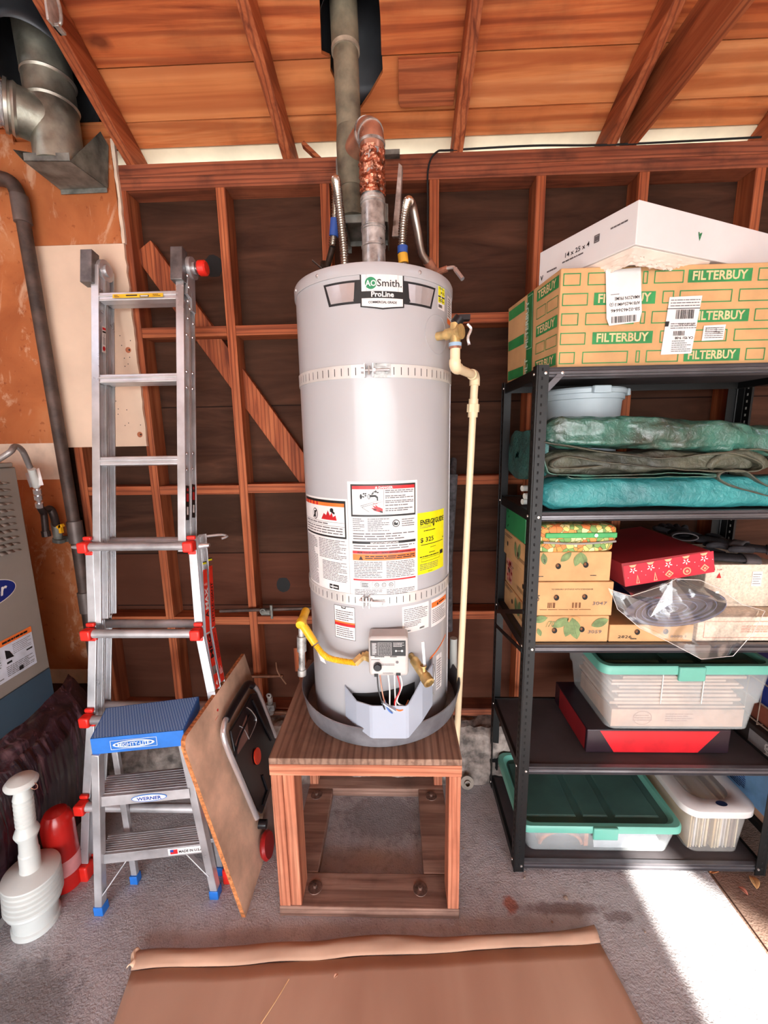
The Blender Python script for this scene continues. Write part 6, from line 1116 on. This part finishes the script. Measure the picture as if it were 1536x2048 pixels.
m = MB(); m.grid(lambda u, v: (lambda a, b: a.lerp(b, v)+V((.006*noise.noise(V((u*9, v*5, 1))), 0, .008*noise.noise(V((u*7, v*6, 3))))))(out[1].lerp(out[6], u)+V((0, -.004, 0)), V((.86+.28*u, -.24, 1.095+.03*math.sin(PI*u)))), 40, 14); m.build('upper_film', plas, bag, ang=25)
knot = [at('Y', -.572, *p) for p in ((1345, 1158), (1385, 1205), (1375, 1218), (1338, 1240), (1318, 1206), (1300, 1235), (1328, 1185))]
m = MB(); m.add(knot+[at('Y', -.585, 1345, 1205)], [(0, 1, 7), (1, 2, 7), (2, 3, 7), (3, 4, 7), (4, 5, 7), (5, 6, 7), (6, 0, 7)]); m.build('twisted_neck', plas, bag, smooth=False)
m = MB(); m.tube([p for p in out], .0009, 5, closed=True); m.build('film_edge', P('film_edge', (236, 230, 226), .2), bag)
# dark work gloves
gm = P('black_knit', (44, 40, 44), .85, 0, .3, 60, .5)
def glove(x, y, z, rot, label, flip=1):
    g = thing('work_glove', (x, y, z), label, 'glove', 'dark work gloves on the white carton'); M = Matrix.Translation((x, y, z+.012)) @ Matrix.Rotation(rot, 4, 'Z')
    m = MB(); m.grid(lambda u, v: M @ V((-.065+.12*v, .046*math.cos(2*PI*u)*(1-.25*(1-v))*(.2+.8*min(1, (1-v)*9)), .012*math.sin(2*PI*u)*(.3+.7*min(1, (1-v)*7)))), 24, 16, closeu=True); m.build('palm', gm, g, sub=0)
    for k, (fy, L) in enumerate(((-.033, .062), (-.011, .072), (.011, .068), (.033, .052))):
        m = MB(); m.tube(smooth_path([M @ V((.045, fy*.9*flip, 0)), M @ V((.045+L*.5, fy*1.15*flip, .004)), M @ V((.045+L, fy*1.25*flip, -.003))], 4), [.0115]*7+[.009, .005], 10); m.build('finger', gm, g)
    m = MB(); m.tube(smooth_path([M @ V((-.02, -.035*flip, 0)), M @ V((.01, -.062*flip, .004)), M @ V((.045, -.072*flip, 0))], 4), [.012]*7+[.010, .005], 10); m.build('thumb', gm, g)
    m = MB(); m.grid(lambda u, v: M @ V((-.10+.04*v, .040*math.cos(2*PI*u), .014*math.sin(2*PI*u))), 24, 4, closeu=True); m.build('cuff', P('grey_cuff', (84, 78, 80), .85), g, solid=.003)
glove(1.21, -.37, 1.152, 2.8, 'lowest dark glove, fingers hanging at the left of the white carton'); glove(1.31, -.34, 1.178, 2.5, 'middle dark glove with its grey cuff towards the right', -1); glove(1.25, -.27, 1.185, 2.2, 'rear dark glove lying across the pile'); glove(1.17, -.20, 1.205, 1.2, 'topmost dark glove at the back of the pile', -1)

# ================================================================== lower shelves: storage bins
def clear_mat(name, tint, amt, diff=.35):
    m = bpy.data.materials.new(name); m.use_nodes = True; nt = m.node_tree; b = nt.nodes['Principled BSDF']; b.inputs['Base Color'].default_value = (*srgb(tint), 1); b.inputs['Roughness'].default_value = .25
    tr = nt.nodes.new('ShaderNodeBsdfTransparent'); tr.inputs[0].default_value = (.97, .97, .97, 1); mx = nt.nodes.new('ShaderNodeMixShader'); v = coords(nt, False); nt.links.new(mp_range(nt, noise_node(nt, v, 5, 3), .3, .7, amt-.05, amt+.05), mx.inputs[0]); nt.links.new(tr.outputs[0], mx.inputs[1]); nt.links.new(b.outputs[0], mx.inputs[2]); nt.links.new(mx.outputs[0], nt.nodes['Material Output'].inputs[0]); return m
clr = clear_mat('frosted_clear_plastic', (222, 228, 228), .27); teal_pl = P('teal_lid', (104, 176, 158), .4, 0, .06, 5); teal_in = P('teal_lid_dusty', (64, 104, 96), .6, 0, .22, 4)
def rrect(x0, x1, y0, y1, r, n=5):
    pts = []
    for cx, cy, a0 in ((x1-r, y0+r, -PI/2), (x1-r, y1-r, 0), (x0+r, y1-r, PI/2), (x0+r, y0+r, PI)):
        for k in range(n+1): a = a0+PI/2*k/n; pts.append((cx+r*math.cos(a), cy+r*math.sin(a)))
    return pts
def tub(par, x0, x1, y0, y1, z0, z1, tx, ty, mat, r=.03, step=None, name='tub'):
    lv = [(0, z0+.004, .006), (0, z0, .0)] ; m = MB(); rings = []
    zs = [z0, z0+.006]+([step-.003, step+.003] if step else [])+[z1]
    for z in zs:
        t_ = (z-z0)/(z1-z0); ins = (1-t_); e = .006 if z == z0 else 0; s_ = .006 if (step and z < step) else 0
        rings.append([V((x, y, z)) for x, y in rrect(x0+tx*ins+e+s_, x1-tx*ins-e-s_, y0+ty*ins+e+s_, y1-ty*ins-e-s_, r)])
    n = len(rings[0]); vs = [p for rg_ in rings for p in rg_]; fs = [(i*n+k, i*n+(k+1) % n, (i+1)*n+(k+1) % n, (i+1)*n+k) for i in range(len(rings)-1) for k in range(n)]+[tuple(range(n))]
    m.add(vs, fs); return m.build(name, mat, par, ang=50, solid=.002)
def lid(par, x0, x1, y0, y1, z, h, latch_x, dirn=1):
    m = MB(); 
    def ring(ins, zz): return [V((x, y, zz)) for x, y in rrect(x0+ins, x1-ins, y0+ins, y1-ins, .035)]
    rs = [ring(0, z), ring(0, z+h*.75), ring(.004, z+h), ring(.018, z+h), ring(.030, z+h*.45)]; n = len(rs[0]); m.add([p for r_ in rs for p in r_], [(i*n+k, i*n+(k+1) % n, (i+1)*n+(k+1) % n, (i+1)*n+k) for i in range(4) for k in range(n)], 0); LR = m.build('lid_rim', teal_pl, par, ang=40)
    m = MB(); m.add(ring(.029, z+h*.46), [tuple(range(n))]); w = x1-x0; zz = z+h*.46
    for a, b in ((.06, .38), (.42, .58), (.62, .90)): m.hexa([V((x0+w*a, y0+.055, zz)), V((x0+w*b, y0+.055, zz)), V((x0+w*b, y1-.055, zz)), V((x0+w*a, y1-.055, zz))], [V((x0+w*a+.004, y0+.060, zz+.006)), V((x0+w*b-.004, y0+.060, zz+.006)), V((x0+w*b-.004, y1-.06, zz+.006)), V((x0+w*a+.004, y1-.06, zz+.006))])
    m.build('lid_panel', teal_in, LR, bevel=.001, smooth=False)
    m = MB(); m.box(latch_x-.045, latch_x+.045, y0-.008, y0+.004, z-.022, z+h+.001); m.build('latch', teal_pl, LR, bevel=.004)
# red and black tray under the large bin
m = MB(); m.box(.752, 1.262, -.452, -.15, .4465, .540); cr = m.build('shallow_tray', P('black_lacquer', (40, 24, 34), .35, 0, .2, 6), bevel=.003, smooth=False); tag(cr, 'flat black and red tray under the large clear bin', 'tray')
d = Decal(plane_fn((.752, -.4525, .4465), (1, 0, 0), (0, 0, 1))); d.poly([(.045, .090), (.10, .003), (.40, .003), (.47, .090)], P('lacquer_red', (206, 30, 40), .4), 0); d.build('red_band', cr, 'bright red front'); d = Decal(lambda u, v, h: V((.752-h, -.18-u, .4465+v))); d.rect(.02, .004, .26, .09, P('dark_red_side', (130, 24, 30), .5), 0); d.build('red_side', cr, 'dark red side')
b1_ = thing('storage_bin', (1.08, -.32, .5405), 'large clear bin with teal lid, full of photos, on the tray', 'storage bin')
tub(b1_, .785, 1.362, -.470, -.135, .541, .775, .030, .012, clr, .03, .655); lid(b1_, .772, 1.374, -.480, -.128, .776, .030, 1.075)
m = MB(); m.box(.835, 1.30, -.448, -.20, .552, .620); o = m.build('photo_box', P('pink_paper', (238, 196, 168), .7, 0, .12, 14), b1_, smooth=False); 
R = random.Random(6); m = MB()
for k in range(9): z = .626+k*.0145; x0 = .835+R.uniform(-.01, .03); m.box(x0, x0+R.uniform(.38, .46), -.452+R.uniform(0, .012), -.2, z, z+R.uniform(.006, .011))
m.build('papers', P('peach_paper', (240, 206, 182), .7, 0, .15, 10), b1_, smooth=False)
d = Decal(plane_fn((.835, -.4485, .552), (1, 0, 0), (0, 0, 1))); d.disc(.11, .035, .034, .028, P('print_tan', (206, 160, 136), .7), 0, 30); d.disc(.11, .035, .031, .025, P('pink_paper', (0, 0, 0)), 1, 30); d.lines(.075, .022, .145, .05, 3, _M['print_tan'], 2, .5, 3); d.lines(.19, .02, .29, .055, 4, _M['print_tan'], 1, .5, 4); d.mb.build('photo_box_print', d.mats, b1_, smooth=False)
m = MB(); 
for x in (.985, 1.125): m.box(x, x+.003, -.4735, -.4705, .66, .770)
m.build('moulded_rib', white_pl, b1_)
b2_ = thing('storage_bin', (.82, -.31, .0465), 'low clear bin with dusty teal lid on the bottom shelf', 'storage bin')
tub(b2_, .528, 1.095, -.488, -.140, .0468, .146, .022, .010, clr, .03); lid(b2_, .512, 1.112, -.498, -.130, .147, .026, .822)
m = MB(); m.grid(lambda u, v: V((.60+.16*u, -.462+.05*v, .056+.055*math.sin(PI*u)**.5)), 20, 6); m.build('orange_item', P('orange_cloth', (236, 130, 70), .6, 0, .25, 30), b2_, solid=.01)
m = MB(); m.box(.765, .780, -.465, -.40, .055, .125); m.build('orange_strip', P('orange_cloth', (0, 0, 0)), b2_); m = MB(); m.box(.56, .76, -.40, -.20, .052, .135); m.build('blue_item', P('dull_blue', (120, 140, 176), .7, 0, .2, 14), b2_)
m = MB(); m.hexa([V((.80, -.470, .055)), V((1.06, -.468, .052)), V((1.05, -.466, .060)), V((.80, -.468, .064))], [V((.79, -.470, .132)), V((1.02, -.470, .125)), V((1.02, -.466, .125)), V((.79, -.468, .132))]); m.build('plastic_packet', P('packet_white', (226, 230, 236), .3), b2_)
b3_ = thing('storage_bin', (1.24, -.31, .0465), 'narrow clear bin of upright folders with white lid on the bottom shelf', 'storage bin')
tub(b3_, 1.128, 1.352, -.485, -.140, .0468, .232, .016, .008, clear_mat('clear_plastic_b', (216, 214, 210), .20), .035)
m = MB()
def ring3(ins, zz, fr=0): 
    pts = rrect(1.108+ins, 1.372-ins, -.500+ins, -.128-ins, .055, 7); return [V((x, y-(.0), zz)) for x, y in pts]
rs = [ring3(.004, .215), ring3(0, .222), ring3(0, .246), ring3(.010, .254), ring3(.045, .254), ring3(.055, .246)]; n = len(rs[0]); m.add([p for r_ in rs for p in r_], [(i*n+k, i*n+(k+1) % n, (i+1)*n+(k+1) % n, (i+1)*n+k) for i in range(5) for k in range(n)]); wl_ = clear_mat('milky_lid', (226, 222, 220), .82); m.build('lid_rim', wl_, b3_, ang=40)
m = MB(); m.add(ring3(.054, .247), [tuple(range(n))]); m.build('lid_panel', clear_mat('lid_window', (200, 192, 186), .45), b3_)
d = Decal(plane_fn((1.235, -.472, .2545), (1, 0, 0), (0, 1, 0))); d.disc(.012, 0, .020, .012, P('dark_blue_oval', (24, 34, 70), .4), 0, 28); d.mb.build('oval_mark', d.mats, b3_, smooth=False)
R = random.Random(12); fm_ = [P('folder_cream', (234, 216, 180), .8), P('folder_manila', (220, 190, 140), .8), P('folder_white', (232, 226, 220), .8), P('folder_brown', (150, 124, 104), .8)]
for k in range(17): x = 1.152+k*.0108; m = MB(); m.box(x, x+R.choice((.003, .005, .007)), -.466+R.uniform(0, .01), -.17, .052, .205-R.uniform(0, .02)); m.build('folder', fm_[R.choice((0, 0, 1, 1, 2, 3))], b3_, smooth=False)

# ================================================================== things right of the rack
fb_ = thing('food_bag_carton', (1.52, -.40, .0), 'brown carton with pale blue FOOD BAGS side right of the rack', 'carton')
m = MB(); m.box(1.418, 1.66, -.56, -.20, .1585, .382); m.build('carton', card_d, fb_, bevel=.002, smooth=False)
P('dark_tray', (58, 46, 42), .7)
d = Decal(lambda u, v, h: V((1.418-h, -.20-u, .16+v))); d.rect(.02, .03, .34, .235, P('sky_blue_print', (126, 176, 222), .5), 0); d.rect(.02, .03, .075, .235, ink, 1); d.text("S FOOD BAGS", .035, .225, .036, white_m, 2, w=.19, rot=-PI/2, bold=.03); d.lines(.10, .05, .17, .12, 8, P('navy_print', (30, 50, 120), .5), 1, .5, 3); d.text('GAL', .11, .16, .04, white_m, 1, w=.08, bold=.02); d.build('printing', fb_)
wbk = thing('wire_basket', (1.52, -.38, .505), 'pale wire basket holding a blue package right of the rack', 'basket')
m = MB()
for z in (.52, .60, .68): m.tube([V((1.415, -.56, z)), V((1.62, -.56, z)), V((1.62, -.22, z)), V((1.415, -.22, z))], .003, 8, closed=True)
for y in (-.56, -.50, -.44, -.38, -.32, -.26): m.tube([V((1.415, y, .70)), V((1.415, y, .51)), V((1.62, y, .51)), V((1.62, y, .70))], .002, 6)
m.build('wires', P('tan_wire_metal', (206, 184, 164), .4, .4), wbk)
m = MB(); m.box(1.43, 1.60, -.54, -.24, .585, .74); o = m.build('blue_package', P('blue_package', (48, 62, 140), .5, 0, .2, 8), bevel=.004, smooth=False); tag(o, 'dark blue package standing in the wire basket', 'package')
m = MB(); m.box(1.43, 1.60, -.54, -.24, .514, .584); o = m.build('red_brown_package', P('red_brown_package', (150, 84, 64), .7, 0, .3, 10), bevel=.004, smooth=False); tag(o, 'red-brown package under the blue one in the basket', 'package')
m = MB(); m.box(1.41, 1.64, -.58, -.20, .4105, .50); o = m.build('dark_tray', P('dark_tray', (0, 0, 0)), bevel=.003, smooth=False); tag(o, 'dark tray on the food bag carton under the wire basket', 'tray')
d = Decal(lambda u, v, h: V((1.41-h, -.24-u, .41+v))); d.rect(.12, .0, .24, .07, P('grey_label', (0, 0, 0)), 0); d.text('GA', .19, .065, .04, white_m, 1, w=.05, rot=-PI/2, bold=.03); d.build('printing', o)

r2 = thing('shelving_rack', (1.9, -.36, 0), 'second black rack, mostly outside the view at the far right', 'shelf')
def xpost(x, y, sx, sy):
    m = MB(); m.box(min(x, x+sx*.036), max(x, x+sx*.036), min(y, y+sy*.002), max(y, y+sy*.002), 0, 1.80); m.box(min(x, x+sx*.002), max(x, x+sx*.002), min(y+sy*.002, y+sy*.036), max(y+sy*.002, y+sy*.036), 0, 1.80); m.build('post', black, r2, smooth=False)
    m = MB(); [m.box(x-.0006, x-.0001, min(y+sy*.016, y+sy*.022), max(y+sy*.016, y+sy*.022), .03+k*.0254, .039+k*.0254) for k in range(70)]; m.build('slots', P('slot_light', (170, 166, 160), .6), r2, smooth=False)
xpost(1.404, -.135, 1, -1); xpost(2.30, -.135, -1, -1); xpost(2.30, -.60, -1, 1)
for z in (.158, .41, 1.793):
    m = MB(); m.box(1.402, 2.30, -.61, -.137, z-.026, z); m.build('shelf_board', black, r2, smooth=False)
# ================================================================== light
w = bpy.data.worlds.new('World'); scene.world = w; w.use_nodes = True; nt = w.node_tree; bg = nt.nodes['Background']
tc = nt.nodes.new('ShaderNodeTexCoord'); sx = nt.nodes.new('ShaderNodeSeparateXYZ'); nt.links.new(tc.outputs['Generated'], sx.inputs[0])
r = nt.nodes.new('ShaderNodeValToRGB'); e = r.color_ramp.elements; e[0].position = 0; e[0].color = (.97, .97, .97, 1); e[1].position = .7; e[1].color = (.62, .76, 1.0, 1); nt.links.new(sx.outputs[2], r.inputs[0]); nt.links.new(r.outputs[0], bg.inputs[0])
bg.inputs[1].default_value = SKY
s = bpy.data.lights.new('sun', 'SUN'); s.energy = SUN; s.angle = math.radians(.9); s.color = (1, .96, .89); so_ = bpy.data.objects.new('sun', s); COL.objects.link(so_)
dsun = V((-.045, 1, -math.tan(math.radians(24.5)))).normalized(); so_.rotation_euler = dsun.to_track_quat('-Z', 'Y').to_euler()
a = bpy.data.lights.new('garage_door_portal', 'AREA'); a.shape = 'RECTANGLE'; a.size = OPX1-OPX0; a.size_y = 2.15; a.cycles.is_portal = True; ao = bpy.data.objects.new('garage_door_portal', a); COL.objects.link(ao); ao.location = ((OPX0+OPX1)/2, OPY, 1.07); ao.rotation_euler = V((0, 1, 0)).to_track_quat('-Z', 'Z').to_euler()
scene.view_settings.view_transform = 'Standard'; scene.view_settings.look = 'None'; scene.view_settings.exposure = EXPO; scene.view_settings.gamma = 1; scene.view_settings.use_curve_mapping = False
scene.cycles.use_denoising = True; scene.cycles.max_bounces = 10; scene.cycles.diffuse_bounces = 5; scene.cycles.transparent_max_bounces = 24; scene.cycles.sample_clamp_indirect = 8; scene.cycles.caustics_reflective = False; scene.cycles.caustics_refractive = False
for o in COL.objects:
    if '_o' in o: del o['_o']
